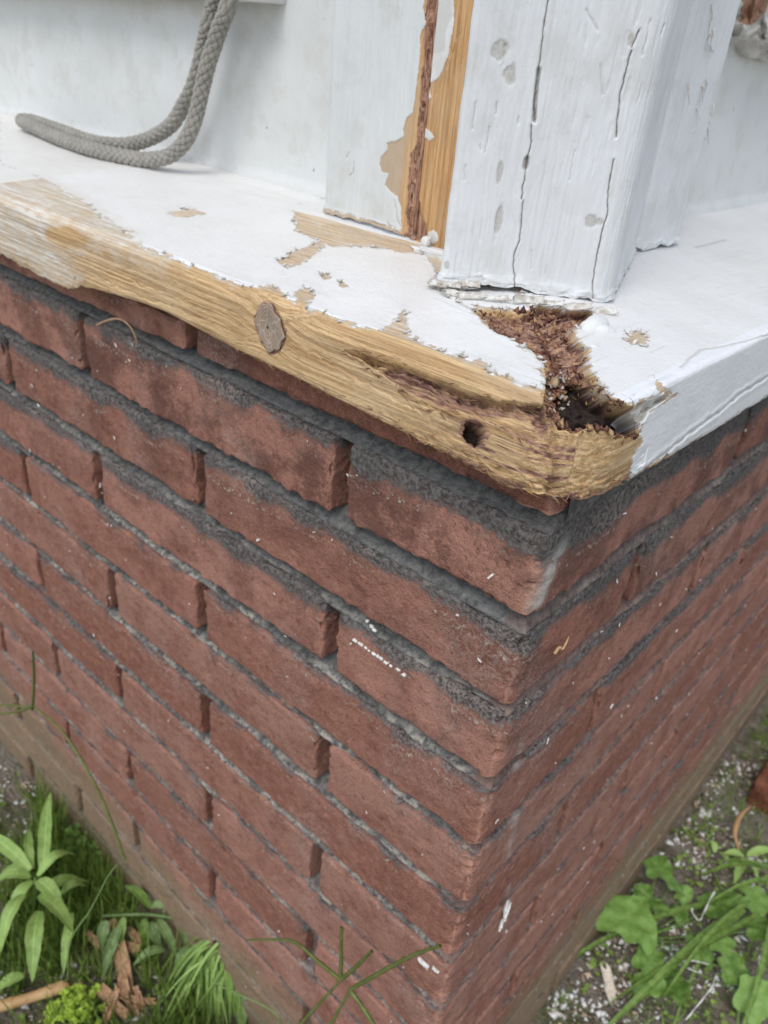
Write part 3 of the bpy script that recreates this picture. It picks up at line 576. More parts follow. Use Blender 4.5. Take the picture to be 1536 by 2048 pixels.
e_ = .55 * wig(A, B, 1, 8)
mc = sstep(-.2, 1.6, cav + e_)
mc = np.where((A < 2) & (B > 84), sstep(-.2, 5.5, cav + e_), mc)
D += mc * (6.2 + 3.0 * sstep(112, 84, B) + 1.6 * rough + 2.0 * chunks + .5 * fine + .9 * fib)
hole = hole + 1.7
mh = sstep(-.5, 1.3, hole + .7 * e_)
D = np.where(mh > 0, D * (1 - mh) + mh * (19 + 2 * rough), D)
mp = sstep(-.2, 1.2, pocket); D = np.maximum(D, mp * (5.5 + .5 * rough))
# groove under the lip on the scraped front: sharp at the top, running out downwards
gtop = sstep(-.3, .9, groove + .35 * e_)
gt = line_d(A, B + .5 * rough, F['groove'][:10])
gfade = .25 + .75 * np.exp(-(gt / 4.2) ** 2)
D = np.maximum(D, gtop * sstep(0, 2.5, groove + 2 * (gt < 1.5)) * gfade * (6.6 + 1.5 * rough + 1.6 * fib + .9 * chunks))
mn = sstep(-.4, .9, nail + .8 * e_); D = np.maximum(D, mn * 11)
nc_ = np.mean(F['nailhole'], 0); D = np.maximum(D, 2.6 * np.exp(-((A - nc_[0] + 5) / 5.5) ** 2 - ((B - nc_[1] - 1.0) / 1.9) ** 2) * (.8 + .5 * rough))
# mitre seam
ds = line_d(A + .9 * rough, B, F['seam']); D += 1.6 * np.exp(-(ds / .7) ** 2) * (1 - mh) + 5 * np.exp(-((A - F['seam'][-1][0]) / 2.2) ** 2 - ((B - F['seam'][-1][1]) / 2.6) ** 2)
front = (E < 3.5) & (P[..., 2] < 94)
for ln in F['grooves_thin']:
    dd = line_d(A + .5 * rough, B + .45 * rough, ln); D += .75 * np.exp(-(dd / .45) ** 2) * (paint < 0)
for ln in F['sc_marks']: D += .5 * np.exp(-(line_d(A, B, ln) / .5) ** 2)
rd = line_d(A, B + .5 * rough, F['ridge']); D += .9 * np.exp(-(rd / .55) ** 2) - .5 * np.exp(-((rd - 1.5) / .9) ** 2)
rd2 = line_d(A, B + .3 * rough, F['ridge2']); D += .5 * np.exp(-(rd2 / .5) ** 2)
# knot stands slightly proud inside a dark ring
kn = poly_sd(A, B, F['knot']); D += -.7 * sstep(0, 1.0, kn) + .9 * np.exp(-(kn / .55) ** 2)
# ragged lower front near the corner and at the notch
bare_f = (paint < 0) & (cav < 0)
D += np.where(bare_f, .24 * fib + .25 * rough * sstep(80, 62, P[..., 2]) + .22 * fine, .10 * fine + .28 * fbm(A / 11, B / 11, 2, 31, 2))
pth = .55 * sstep(-.15, .25, paint) * (cav < 0)                  # paint film thickness
D -= pth
lower = sstep(74, 62, P[..., 2]) * (E < 3) * np.clip((P[..., 0] + 120) / 120, 0, 1) * ~(P[..., 1] > 34)
D += lower * (1.6 + 2.2 * np.abs(fbm(along / 7, dep / 3, 0, 44, 3)))
Pd = P - NCH * D[..., None]
# undulating edge of the underside and slow warps of an old board
Pd[..., 2] += .5 * fbm(along / 60, across / 60, 0, 51, 2)
edge_rag = (E < 2.5) * sstep(66, 61, P[..., 2] - 0) * (paint < 0)
Pd[..., 2] += edge_rag * (.9 * fbm(along / 5, 0 * along, 0, 52, 3))
cream = sstep(-11.5, 9, poly_sd(A, B, F['cream']) + 2.5 * rough); cream = np.where(farl, .75, cream); cream = np.maximum(cream, sstep(-.5, 1, pocket) * .9); cream = np.maximum(cream, .5 * ((E > 6) & (cav < 0)))
org = sstep(-2, 2, poly_sd(A, B, F['orange'])); cream *= 1 - org
rot = np.clip(mc * 1.0 + gtop * (.34 + .66 * np.exp(-(gt / 3.6) ** 2) + .55 * np.clip(fib, 0, 1)), 0, 1)
strk = sstep(-75, -20, P[..., 0]) * ~right * (P[..., 2] < 88) * (paint < 0) * sstep(.15, .5, fbm(along / 22, dep / 1.0, 0, 29, 3)); rot = np.maximum(rot, .75 * strk)
rot = np.maximum(rot, .7 * (E < 3) * (paint < 0) * (P[..., 0] > -110) * sstep(68, 62.5, P[..., 2]) * sstep(-.3, .3, rough))
rot *= 1 - .55 * sstep(3.5, 0, cav) * (A < -1) * (B > 92)        # paler fresh wood on the left rim
rot = np.maximum(rot, .75 * sstep(-2.2, .3, kn + .6 * rough)); rot = np.maximum(rot, .5 * np.exp(-(ds / 1.0) ** 2) * sstep(-.3, .3, rough))
rot = np.maximum(rot, lower * .5 * sstep(-.1, .5, rough)); rot = np.maximum(rot, .9 * np.exp(-(nail / 1.6) ** 2))
gd_ = .6 * np.exp(-((gt - .9) / 1.0) ** 2) * (groove > 0) * (bare_f) * sstep(-.4, .4, rough)
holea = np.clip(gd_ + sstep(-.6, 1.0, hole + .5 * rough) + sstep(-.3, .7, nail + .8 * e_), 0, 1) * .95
gr = np.clip(.9 * np.exp(-(rd / .6) ** 2) + .7 * np.exp(-(rd2 / .5) ** 2) + .75 * sstep(-.5, 1, pocket) * sstep(-.5, .4, rough), 0, 1)  # grime along the ridges; the pocket term paints in shadow under the flap
for ln in F['sc_marks']: gr = np.maximum(gr, .8 * np.exp(-(line_d(A, B, ln) / .7) ** 2))
gr = np.maximum(gr, .8 * sstep(1.8, .2, np.abs(sdL)) * sstep(.1, .5, rough))
grain = np.stack([along, across, dep_g], -1)
M_SILL = mat_sill()
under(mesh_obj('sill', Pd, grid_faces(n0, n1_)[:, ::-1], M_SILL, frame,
      {'paint': paint.ravel(), 'rot': rot.ravel(), 'cream': cream.ravel(), 'hole': holea.ravel(), 'grime_shade': gr.ravel(), 'grain': grain.reshape(-1, 3)}), frame)

def board(name, plan, zb, ztop, dz, mat, fn, parent, ds_=.55, top_cap=True):
    """vertical board skin swept from a plan line; fn(s, z) -> depth, attrs"""
    pts, ss = plan
    s = np.unique(np.concatenate([np.arange(0, ss[-1], ds_), ss]))
    # height rows: fine low down where the camera sees it, coarse above
    h = np.concatenate([np.arange(0, 120, dz), np.arange(120, 150, dz * 3), np.arange(150, ztop, 25), [ztop]])
    xs_, ys_ = plan_at(plan, s)
    tx = np.gradient(xs_, s); ty = np.gradient(ys_, s); L = np.hypot(tx, ty); nx, ny = ty / L, -tx / L
    base = np.array([zb(x, y) for x, y in zip(xs_, ys_)])
    S, Hh = np.meshgrid(s, h, indexing='ij'); Zz = base[:, None] + Hh
    dep, at = fn(S, Zz, Hh)
    X = xs_[:, None] - nx[:, None] * dep; Y = ys_[:, None] - ny[:, None] * dep
    Zz = Zz + at.pop('dz', 0)
    g = np.stack([Zz, S, dep * 2], -1)
    at['grain'] = g.reshape(-1, 3); at = {k_: np.asarray(v_).reshape(-1, 3) if k_ == 'grain' else np.broadcast_to(v_, S.shape).ravel() for k_, v_ in at.items()}
    return under(mesh_obj(name, np.stack([X, Y, Zz], -1), grid_faces(len(s), len(h)), mat, parent, at), parent)

def ztop_at(x, y):
    return 96.5 + .085 * max(min(y, -x), 0)

M_POST = mat_paint_board('white_post_paint', (.655, .665, .67), .2)
def post_fn(S, Z, Hh):
    w1 = .5 * vnoise(S / 3, Z / 3, 0, 61) + .35 * vnoise(S / 1.2, Z / 1.2, 0, 62)
    crack = np.zeros(S.shape); dep = .30 * fbm(S / 14, Z / 30, 0, 63, 3) + .12 * fbm(S / 1.3, Z / 9, 0, 64, 3)
    for ln in F['post_cracks']:
        d = line_d(S + w1 * .4, Z, ln); crack = np.maximum(crack, .9 * np.exp(-(d / .36) ** 2)); dep += 1.1 * np.exp(-(d / .38) ** 2) - .18 * np.exp(-(d / 2.2) ** 2)
    for ln in F['post_wide']:
        d = line_d(S, Z, ln); crack = np.maximum(crack, .62 * sstep(1.3, .7, d)); dep += .8 * sstep(1.3, .7, d)
    for ln in F['post_thin']:
        d = line_d(S + w1 * .5, Z, ln); crack = np.maximum(crack, .62 * np.exp(-(d / .3) ** 2)); dep += .5 * np.exp(-(d / .35) ** 2)
    spot = np.zeros(S.shape)
    for s0, z0, r1, r2 in F['post_spots']:
        q = np.hypot((S - s0) / r1, (Z - z0) / r2) + .35 * w1; m = sstep(1.15, .8, q); spot = np.maximum(spot, m * .9); dep += .35 * m
    eb = line_d(S, Z, F['post_edge_bare']); m = sstep(1.5, .7, eb + .6 * w1); spot = np.maximum(spot, .55 * m); dep += .3 * m
    # soft long dents and small hairline checks
    hair = sstep(.56, .66, vnoise(S / 1.1, Z / 14, 3, 66)) * sstep(.1, .5, vnoise(S / 9, Z / 22, 3, 67)); crack = np.maximum(crack, .42 * hair); dep += .25 * hair
    # frayed foot: paint rolled and broken at the joint with the sill
    foot = sstep(7, 0, Hh); dep += foot * (.8 * fbm(S / 6, Z / 1.6, 0, 68, 3) - .9)
    spot = np.maximum(spot, foot * .55 * sstep(.1, .5, fbm(S / 4, Z / 1.2, 0, 69, 3)))
    dz_ = sstep(12, 0, Hh) * (1.4 * fbm(S / 9, 0 * S, 0, 70, 3) + 1.8 + 1.2 * ((S > 20) & (S < 145)))
    return dep, {'bare': np.full(S.shape, -5.0), 'pale': 0 * S, 'rot': 0 * S, 'spot': spot, 'crack': crack, 'dz': dz_}
board('corner_post', PLAN_POST, ztop_at, 640, .5, M_POST, post_fn, frame, ds_=.38)

M_MULL = mat_paint_board('white_mullion_paint', (.62, .635, .625), .2)
def mull_fn(S, Z, Hh):
    w1 = .5 * vnoise(S / 3, Z / 3, 0, 71) + .3 * vnoise(S / 1.1, Z / 1.1, 0, 72)
    bare = poly_sd(S + .5 * w1, Z + .6 * w1, F['mull_bare'])
    bare = np.where(Z > 215, np.where(S > 93, 3, -5), bare)
    rotd = line_d(S + .4 * w1, Z, F['mull_rot']); rot = sstep(5.4, 1.4, rotd + 2.6 * w1 + 1.6 * fbm(Z / 14, S / 3, 0, 79, 2)) * .9
    bare = np.where(S > 96.8, 3.0, bare); rot = np.where(S > 96.8, 1.0, rot)
    dep = -.45 * sstep(.15, -.2, bare) + .25 * fbm(S / 12, Z / 30, 0, 73, 2) + .10 * fbm(S / 1.2, Z / 9, 0, 74, 3) + 2.2 * sstep(2.6, .2, rotd + w1) * (.6 + .8 * fbm(S / 1.8, Z / 4, 0, 75, 3))
    crack = np.zeros(S.shape)
    for ln in F['mull_cracks']:
        d = line_d(S + w1 * .6, Z, ln); crack = np.maximum(crack, .8 * np.exp(-(d / .3) ** 2)); dep += .5 * np.exp(-(d / .35) ** 2)
    foot = sstep(6, 0, Hh); dep += foot * (.7 * fbm(S / 5, Z / 2, 0, 76, 3) - .6)
    bare = np.maximum(bare, 3.0 * sstep(1.6, .2, Hh + 1.2 * w1) - 1.5 * (Hh > 3))
    pale = sstep(6, 12, 96 - S) * (Z < 165)
    return dep, {'bare': bare, 'pale': pale, 'rot': rot * .8, 'spot': foot * .35 * sstep(0, .5, w1), 'crack': crack, 'dz': foot * (1.2 * fbm(S / 10, 0 * S, 0, 77, 3) + .8)}
board('mullion', PLAN_MULL, ztop_at, 640, .5, M_MULL, mull_fn, frame)

M_STRIP = mat_paint_board('bare_pine_strip', (.68, .68, .66), .2)
def strip_fn(S, Z, Hh):
    w1 = .5 * vnoise(S / 3, Z / 3, 0, 81) + .3 * vnoise(S / 1.1, Z / 1.1, 0, 82)
    pd = np.full(S.shape, -9.0)
    for pl in F['strip_paint'] + [F['strip_cream']]: pd = np.maximum(pd, poly_sd(S + .4 * w1, Z + .4 * w1, pl))
    cr = sstep(-.3, .3, poly_sd(S, Z, F['strip_cream']))
    red = sstep(-.8, .8, poly_sd(S + w1, Z, F['strip_red']))
    rot = np.maximum(red * .75, .9 * sstep(1.6, .5, S + .4 * w1)) 
    ridg = .16 * np.sin(S * 2.6 + .6 * vnoise(S / 4, Z / 30, 0, 83))
    dep = .7 * red - .4 * sstep(-.2, .2, pd) + ridg * (pd < 0) + .08 * fbm(S / 1.2, Z / 9, 0, 84, 3)
    slash = np.exp(-(line_d(S, Z, [(9.0, 168), (20, 196)]) / .35) ** 2); dep += .4 * slash
    return dep, {'bare': -pd - .2, 'pale': 0 * S, 'rot': rot, 'spot': cr * .45, 'crack': .5 * slash, 'dz': 0 * S}
board('bare_strip', PLAN_STRIP, ztop_at, 640, .5, M_STRIP, strip_fn, frame)

# flat panels under the window, each with its bottom rail higher up
M_PANEL = mat_paint_board('grey_white_panel_paint', (.64, .65, .635), .06)
def panel_fn(S, Z, Hh):
    d = .5 * fbm(S / 60, Z / 60, 0, 91, 3) + .06 * fbm(S / 2, Z / 2, 0, 92, 3)
    nick = np.zeros(S.shape)
    for s0, z0, ll in NICKS: nick = np.maximum(nick, np.exp(-(line_d(S, Z, [(s0, z0), (s0 + .4, z0 + ll)]) / .35) ** 2))
    foot = sstep(9, 0, Hh)
    d -= 3.5 * foot ** 2                                         # run of old filler along the sill
    return d, {'bare': np.full(S.shape, -5.0), 'pale': 0 * S, 'rot': 0 * S, 'spot': foot * .18, 'crack': nick * .9, 'dz': foot * 0}
NICKS = [(700 - 487, 175, 3.5), (596, 138, 2), (640, 120, 3), (300, 150, 2)]
PLAN_PL = smooth_plan([(-900, 131), (-560, 129), (-224, 125)], [1])
board('panel', PLAN_PL, ztop_at, 640, 1.2, M_PANEL, panel_fn, frame, ds_=2.0)
NICKS = [(60, 150, 3), (140, 170, 4)]
PLAN_PR = smooth_plan([(-113.5, 230), (-113.5, 600), (-113.5, 1300)], [1])
board('panel', PLAN_PR, ztop_at, 640, 1.2, M_PANEL, panel_fn, frame, ds_=2.0)


# ------------------------------------------------------------------ smaller parts of the timber frame and things lying on it
rr_ = random.Random(7); nr_ = np.random.RandomState(11)
def simple_mat(name, col, rough=.7, var=None, scale=400, bump=.3, spec=.25, **kw):
    k = NT(name); p = k.pos(); n = k.noise(p, scale, 4, .65)
    c = k.mix(k.step(n, .35, .68), col, var or tuple(v * .7 for v in col))
    return k.done(c, rough, k.bump(n, bump, .0008), spec, **kw)

def catmull(pts, n):
    pts = np.asarray(pts, float); P_ = np.vstack([2 * pts[0] - pts[1], pts, 2 * pts[-1] - pts[-2]])
    seg = np.linalg.norm(np.diff(pts, axis=0), axis=1); cs = np.concatenate([[0], np.cumsum(seg)])
    out = []
    for s in np.linspace(0, cs[-1] * .99999, n):
        i = int(np.searchsorted(cs, s, 'right') - 1); t = (s - cs[i]) / seg[i]
        a, b, c, d = P_[i], P_[i + 1], P_[i + 2], P_[i + 3]
        out.append(.5 * ((2 * b) + (-a + c) * t + (2 * a - 5 * b + 4 * c - d) * t * t + (-a + 3 * b - 3 * c + d) * t ** 3))
    return np.array(out), cs[-1]

def frames(path):
    T = np.gradient(path, axis=0); T /= np.linalg.norm(T, axis=1)[:, None] + 1e-9
    up = np.array([0, 0, 1.]) if abs(T[0][2]) < .9 else np.array([1., 0, 0])
    Ns = []; n = np.cross(np.cross(T[0], up), T[0]); n /= np.linalg.norm(n)
    for t in T:
        n = n - t * (n @ t); n /= np.linalg.norm(n) + 1e-9; Ns.append(n)
    Ns = np.array(Ns); return T, Ns, np.cross(T, Ns)

def tube(path, rad, m=8, mod=None):
    """path (n,3), rad scalar or (n,) -> V, Q"""
    path = np.asarray(path, float); n = len(path); T, N, Bn = frames(path)
    rad = np.broadcast_to(rad, n); th = np.linspace(0, 2 * math.pi, m, endpoint=False)
    r = rad[:, None] * np.ones((1, m))
    if mod is not None: r = r * mod(n, m)
    V = path[:, None] + r[..., None] * (np.cos(th)[None, :, None] * N[:, None] + np.sin(th)[None, :, None] * Bn[:, None])
    i = np.arange(n - 1)[:, None] * m; j = np.arange(m)[None]; j2 = (j + 1) % m
    Q = np.stack([i + j, i + j2, i + m + j2, i + m + j], -1).reshape(-1, 4)
    return V.reshape(-1, 3), Q

class Bag:
    def __init__(s): s.V = []; s.Q = []; s.T = []; s.n = 0; s.A = []
    def add(s, V, Q=None, T=None, a=0.0):
        V = np.asarray(V, float).reshape(-1, 3)
        if Q is not None and len(Q): s.Q.append(np.asarray(Q) + s.n)
        if T is not None and len(T): s.T.append(np.asarray(T) + s.n)
        s.V.append(V); s.A.append(np.broadcast_to(a, len(V)) if np.ndim(a) <= 1 else a); s.n += len(V)
    def obj(s, name, mat, parent=None, smooth=True, attr='tint'):
        o = mesh_obj(name, np.concatenate(s.V), np.concatenate(s.Q) if s.Q else None, mat, None if parent is None else parent, {attr: np.concatenate(s.A)}, smooth, np.concatenate(s.T) if s.T else None)
        if parent is not None:
            root = parent
            off = Vector((0, 0, 0))
            while root is not None: off += root.location; root = root.parent
            o.matrix_parent_inverse = Matrix.Translation(-off)
        return o

# braided rope: two strands of one doubled cord, lying on the sill and rising out of view
def rope_mat():
    k = NT('grey_braided_cord'); p = k.pos(); n = k.noise(p, 2200, 3, .7); n2 = k.noise(p, 70, 3, .6); t = k.attr('tint')
    c = k.mix(k.step(n, .35, .7), (.23, .215, .185), (.39, .37, .325))
    c = k.mix(k.math('MULTIPLY', k.step(t, .62, .12), .9), c, (.12, .112, .10))
    c = k.mix(k.math('MULTIPLY', k.step(n2, .4, .7), .4), c, (.40, .37, .32))
    return k.done(c, .95, k.bump(n, .6, .0006), .1, Sheen_Weight=.25)
low = [[-305.5, 100, 203.8], [-315.9, 100, 187.8], [-328, 100, 168.1], [-335.5, 99, 148.8], [-339.6, 97, 135.9], [-348, 95, 124.1], [-362.6, 93, 114.9], [-385.9, 91, 109.9], [-405, 88, 109.2], [-429.5, 85.2, 109.0], [-465, 86.2, 109.1], [-511, 91.6, 109.8]]
upr = [[-514.5, 101.5, 112.4], [-469.1, 96.6, 111.6], [-445, 98.2, 111.8], [-424, 104.5, 114.2], [-401.3, 107, 120.9], [-379, 108, 131.4], [-364.9, 108, 143.8], [-353.2, 107, 154.7], [-342.9, 106, 169.1], [-337.3, 106, 182], [-328.6, 105, 197.4]]
rp = [[-262, 104, 330], [-285, 102, 255]] + low + [[-545, 95.5, 111.4], [-566, 98.5, 112.2], [-574, 102, 112.8], [-565, 104.5, 113.4], [-545, 103.5, 113.2]] + upr + [[-300, 104, 262], [-280, 103, 330]]
path, Lr = catmull(rp, 1900)
def braid(n, m):
    u = np.linspace(0, Lr / 6.4, n)[:, None] * np.ones((1, m)); v = (np.arange(m) / m)[None] * np.ones((n, 1)); K = 6
    a = np.sin(math.pi * (u + v * K)); b = np.sin(math.pi * (u - v * K))
    over = np.sign(np.sin(math.pi * (u + v * K) * 1) * np.sin(math.pi * (u - v * K)))
    h = np.maximum(np.abs(a) ** .6 * (over > 0), np.abs(b) ** .6 * (over <= 0)) * np.minimum(1, 2.2 * np.maximum(np.abs(a), np.abs(b)))
    h = h * (.55 + .45 * np.minimum(np.abs(a), np.abs(b)) ** .5)
    braid.h = h
    return .80 + .24 * h + .02 * nr_.randn(n, m)
Vr, Qr = tube(path, 4.8, 48, braid)
rope = thing('rope', 'doubled grey braided cord looped on the white sill and rising out of view', 'rope', (-400, 95, 104))
bg_ = Bag(); bg_.add(Vr, Qr, a=braid.h.ravel()); M_ROPE = rope_mat(); bg_.obj('cord', M_ROPE, rope)
fz = Bag(); Vg = Vr.reshape(-1, 48, 3)
for i in range(2600):
    a = nr_.randint(5, len(Vg) - 5); b = nr_.randint(0, 40); c0 = path[a]; v = Vg[a, b]; o_ = (v - c0) / np.linalg.norm(v - c0)
    t = (path[a + 3] - path[a - 3]); t /= np.linalg.norm(t); d = o_ * rr_.uniform(.2, .9) + t * rr_.uniform(-1, 1) + nr_.randn(3) * .3; d /= np.linalg.norm(d)
    Lh = rr_.uniform(.8, 2.0); s_ = np.cross(d, o_); s_ = s_ / (np.linalg.norm(s_) + 1e-6) * .05
    e = v + d * Lh * .6 + o_ * .2; f = v + d * Lh + o_ * .1
    fz.add([v - s_, v + s_, e + s_, e - s_, f], [[0, 1, 2, 3]], [[3, 2, 4]], a=.9)
fo = fz.obj('fuzz', M_ROPE, rope, smooth=False); fo['kind'] = 'stuff'

# bottom rails above each panel
M_RAIL = simple_mat('white_rail_paint', (.66, .67, .66), .5, (.58, .58, .56), 60, .2)
def bevel_box(lo, hi, bev, name, mat, parent, seg=3):
    bm = bmesh.new(); bmesh.ops.create_cube(bm, size=1)
    for v in bm.verts:
        for i in range(3): v.co[i] = (lo[i] if v.co[i] < 0 else hi[i]) * MM
    bmesh.ops.bevel(bm, geom=bm.edges[:], offset=bev * MM, segments=seg, affect='EDGES', profile=.5)
    me = bpy.data.meshes.new(name); bm.to_mesh(me); bm.free(); me.materials.append(mat)
    for p in me.polygons: p.use_smooth = True
    return under(link(bpy.data.objects.new(name, me), parent), parent)
bevel_box((-900, 104, 203.2), (-287, 128, 262), 2.5, 'rail', M_RAIL, frame)
# the right rail is swollen and peeling at its end: a lumpy, flaking block
def lump(center, size, seed, amp, mat, name, parent, sub=5, cut=None, attrs=True, ret=False):
    bm = bmesh.new(); bmesh.ops.create_icosphere(bm, subdivisions=sub, radius=1)
    V = np.array([v.co for v in bm.verts]); T = np.array([[v.index for v in f.verts] for f in bm.faces]); bm.free()
    q = np.sign(V) * np.abs(V) ** .55; q /= np.maximum(1, np.abs(q).max(1))[:, None]
    d = 1 + amp * fbm(V[:, 0] * 2.2, V[:, 1] * 2.2, V[:, 2] * 2.2, seed, 4)
    P_ = q * d[:, None] * np.array(size) / 2 + np.array(center)
    return P_, T
P_, T_ = lump((-108, 500, 232), (34, 390, 60), 5, .10, None, '', None, 6)
end = sstep(350, 300, P_[:, 1])
P_[:, 2] += 3 * fbm(P_[:, 1] / 12, P_[:, 0] / 12, 0, 12, 3); P_[:, 0] += 2.5 * fbm(P_[:, 1] / 9, P_[:, 2] / 9, 0, 14, 3)
def rail_end_mat():
    k = NT('peeling_rail_paint'); p = k.pos(); n = k.noise(p, 90, 5, .65); n2 = k.noise(p, 500, 4, .7)
    c = k.mix(k.step(n, .35, .6), (.66, .64, .60), (.50, .47, .42))
    c = k.mix(k.step(k.math('ADD', k.attr('tint'), k.math('MULTIPLY', k.math('SUBTRACT', n, .5), .9)), .5, .62), c, k.mix(n2, (.20, .08, .045), (.46, .30, .20)))
    return k.done(c, .7, k.bump(k.math('ADD', n, n2), .8, .0015), .25)
b_ = Bag(); tt = np.exp(-((P_[:, 1] - 318) / 14) ** 2 - ((P_[:, 2] - 226) / 12) ** 2) * (P_[:, 0] > -106); b_.add(P_, T=T_, a=tt); b_.obj('rail', rail_end_mat(), frame)

# knot in the scraped front of the sill
def ch2p(a, b, hgt=0.0, plane='front'):
    """chart point back onto the front face plane y=-15 of the left board"""
    # a=(x+y)/sqrt2, b=(-x+y+2z)/sqrt6
    y = -OUT - .2 - hgt; x = a * R2 - y; z = (b * R6 + x - y) / 2
    return np.array([x, y, z])
kpts = [ch2p(*q) for q in F['knot']]; kctr = np.mean(kpts, 0)
b_ = Bag(); rings = []
for f_, h_ in ((.97, -.8), (.96, -.15), (.86, .1), (.6, .18), (.3, .05), (.05, .12)):
    rings.append([kctr + (q - kctr) * f_ + np.array([0, -h_ - .9 - .12 * math.sin(i * 2.1 + f_ * 9), 0]) + (q - kctr) * .07 * math.sin(i * 1.3) * (f_ > .5) for i, q in enumerate(np.array(catmull(kpts + [kpts[0]], 41)[0])[:-1])])
rings = np.array(rings); m_ = rings.shape[1]
i = np.arange(len(rings) - 1)[:, None] * m_; j = np.arange(m_)[None]; j2 = (j + 1) % m_
Qk = np.stack([i + j, i + j2, i + m_ + j2, i + m_ + j], -1).reshape(-1, 4)
b_.add(rings.reshape(-1, 3), Qk, a=np.repeat([0, .2, .6, .8, 1, 1], m_))
def knot_mat():
    k = NT('grey_knot_wood'); p = k.pos(); d = k.n('ShaderNodeVectorMath', operation='SUBTRACT'); k.set(d.inputs[0], p); d.inputs[1].default_value = tuple(kctr * MM)
    ln = k.n('ShaderNodeVectorMath', operation='LENGTH'); k.set(ln.inputs[0], k.mapping(d.outputs[0], (1.6, 1, 1))); n = k.noise(p, 500, 4, .6)
    rg = k.math('FRACT', k.math('ADD', k.math('MULTIPLY', ln.outputs['Value'], 620), k.math('MULTIPLY', n, .8)))
    c = k.mix(k.step(rg, .1, .9), (.27, .20, .145), (.37, .29, .22))
    c = k.mix(k.math('MULTIPLY', k.step(n, .62, .70), .7), c, (.55, .50, .45)); c = k.mix(k.step(k.attr('tint'), .25, 0), c, (.08, .035, .03))
    cr = k.voro(k.mapping(p, (1, 1, .6)), 170, 'DISTANCE_TO_EDGE'); c = k.mix(k.math('MULTIPLY', k.step(cr, .05, .01), .55), c, (.46, .40, .34))
    return k.done(c, .8, k.bump(k.math('ADD', rg, n), .5, .0006), .2)
sill_o = [o for o in frame.children if o.name == 'sill'][0]
b_.obj('knot', knot_mat(), frame)

# flakes: thin curled chips of paint
def flake(c, n, up, L, Wd, thick=.35, curl=.8, jag=.25, rnd_=rr_):
    """small plate at c, long axis along up, facing n"""
    n = np.array(n, float); n /= np.linalg.norm(n); up = np.array(up, float); up -= n * (n @ up); up /= np.linalg.norm(up) + 1e-9; s_ = np.cross(n, up)
    nu, nv = 7, 5; top = []; bot = []
    ph = rnd_.uniform(0, 6)
    for a in range(nu):
        for b in range(nv):
            u = a / (nu - 1) - .5; v = b / (nv - 1) - .5
            w_ = 1 - .35 * abs(math.sin(3 * u + ph)); e = jag * (rnd_.random() - .5) * (1 if a in (0, nu - 1) or b in (0, nv - 1) else .1)
            q = np.array(c) + up * (u + e * .3) * L + s_ * (v * w_ + e * .3) * Wd + n * (curl * ((2 * u) ** 2 + .6 * (2 * v) ** 2) * min(L, Wd) * .25)
            top.append(q + n * thick / 2); bot.append(q - n * thick / 2)
    V = np.array(top + bot); Q = []; N_ = nu * nv
    for a in range(nu - 1):
        for b in range(nv - 1):
            i = a * nv + b; Q.append([i, i + nv, i + nv + 1, i + 1]); Q.append([N_ + i, N_ + i + 1, N_ + i + nv + 1, N_ + i + nv])
    rim = [a * nv for a in range(nu)] + [(nu - 1) * nv + b for b in range(1, nv)] + [a * nv + nv - 1 for a in range(nu - 2, -1, -1)] + [b for b in range(nv - 2, 0, -1)]
    for a, b in zip(rim, rim[1:] + rim[:1]): Q.append([a, b, N_ + b, N_ + a])
    return V, Q
M_FLAKE = simple_mat('flaking_white_paint', (.66, .65, .61), .6, (.40, .35, .29), 300, .5)
b_ = Bag(); px_, py_ = PLAN_POST[0][:, 0], PLAN_POST[0][:, 1]
s0, s1 = 56, 150
for i in range(80):                                               # layered paint roll along the foot of the post
    s = rr_.uniform(s0, s1 - 8); x, y = plan_at(PLAN_POST, s); x2, y2 = plan_at(PLAN_POST, s + 1); t = np.array([x2 - x, y2 - y, 0]); t /= np.linalg.norm(t); n = np.array([t[1], -t[0], 0])
    if n[0] - n[1] < 0: n = -n
    off = rr_.uniform(.3, 3.2); zz = ztop_at(x, y) + rr_.uniform(.4, 3.4)
    V, Q = flake(np.array([x, y, zz]) + n * off, n * rr_.uniform(.5, 1) + np.array([0, 0, rr_.uniform(.35, 1.1)]), t + np.array([0, 0, rr_.uniform(-.08, .08)]), rr_.uniform(4, 13), rr_.uniform(1.6, 4.2), .45, rr_.uniform(-.3, .5), .35)
    b_.add(V, Q)
# longer curled strip that has let go on the left of the cavity
for x, y, L_, w_ in ((-88, 46, 9, 3.2), (-80, 49.5, 12, 3.9), (-70, 55, 10, 3.0), (-62, 62, 13, 4.2), (-53, 70, 9, 3.4), (-46, 78, 11, 4.2), (-38, 84, 9, 4.0)):
    V, Q = flake((x + 2.5 + rr_.uniform(-1, 1), y - 4.5 + rr_.uniform(-1, 1), ztop_at(x, y) + 1.0), (.5 + rr_.uniform(-.3, .3), -.55, .75), (.70, .60, rr_.uniform(-.1, .15)), L_, w_, .6, .5, .55); b_.add(V, Q)
for i in range(26):                                               # threads of paint torn off between the post and the right rail
    x_, y_, z_ = rr_.uniform(-84, -76), rr_.uniform(205, 300), rr_.uniform(150, 225); x_ = -77.5 if y_ < 240 else rr_.uniform(-112, -96)
    pa, _ = catmull([(x_, y_, z_), (x_ + rr_.uniform(1, 3), y_ + rr_.uniform(-4, 4), z_ - rr_.uniform(2, 7)), (x_ + rr_.uniform(.5, 5), y_ + rr_.uniform(-8, 8), z_ - rr_.uniform(6, 16))], 12); V, Q = tube(pa, np.linspace(.5, .18, 12), 5); b_.add(V, Q)
pe_i = np.where((np.abs(paint.ravel()) < .25) & (E.ravel() > 3) & (E.ravel() < 90) & (P[..., 0].ravel() > -330) & (P[..., 1].ravel() < 300))[0]
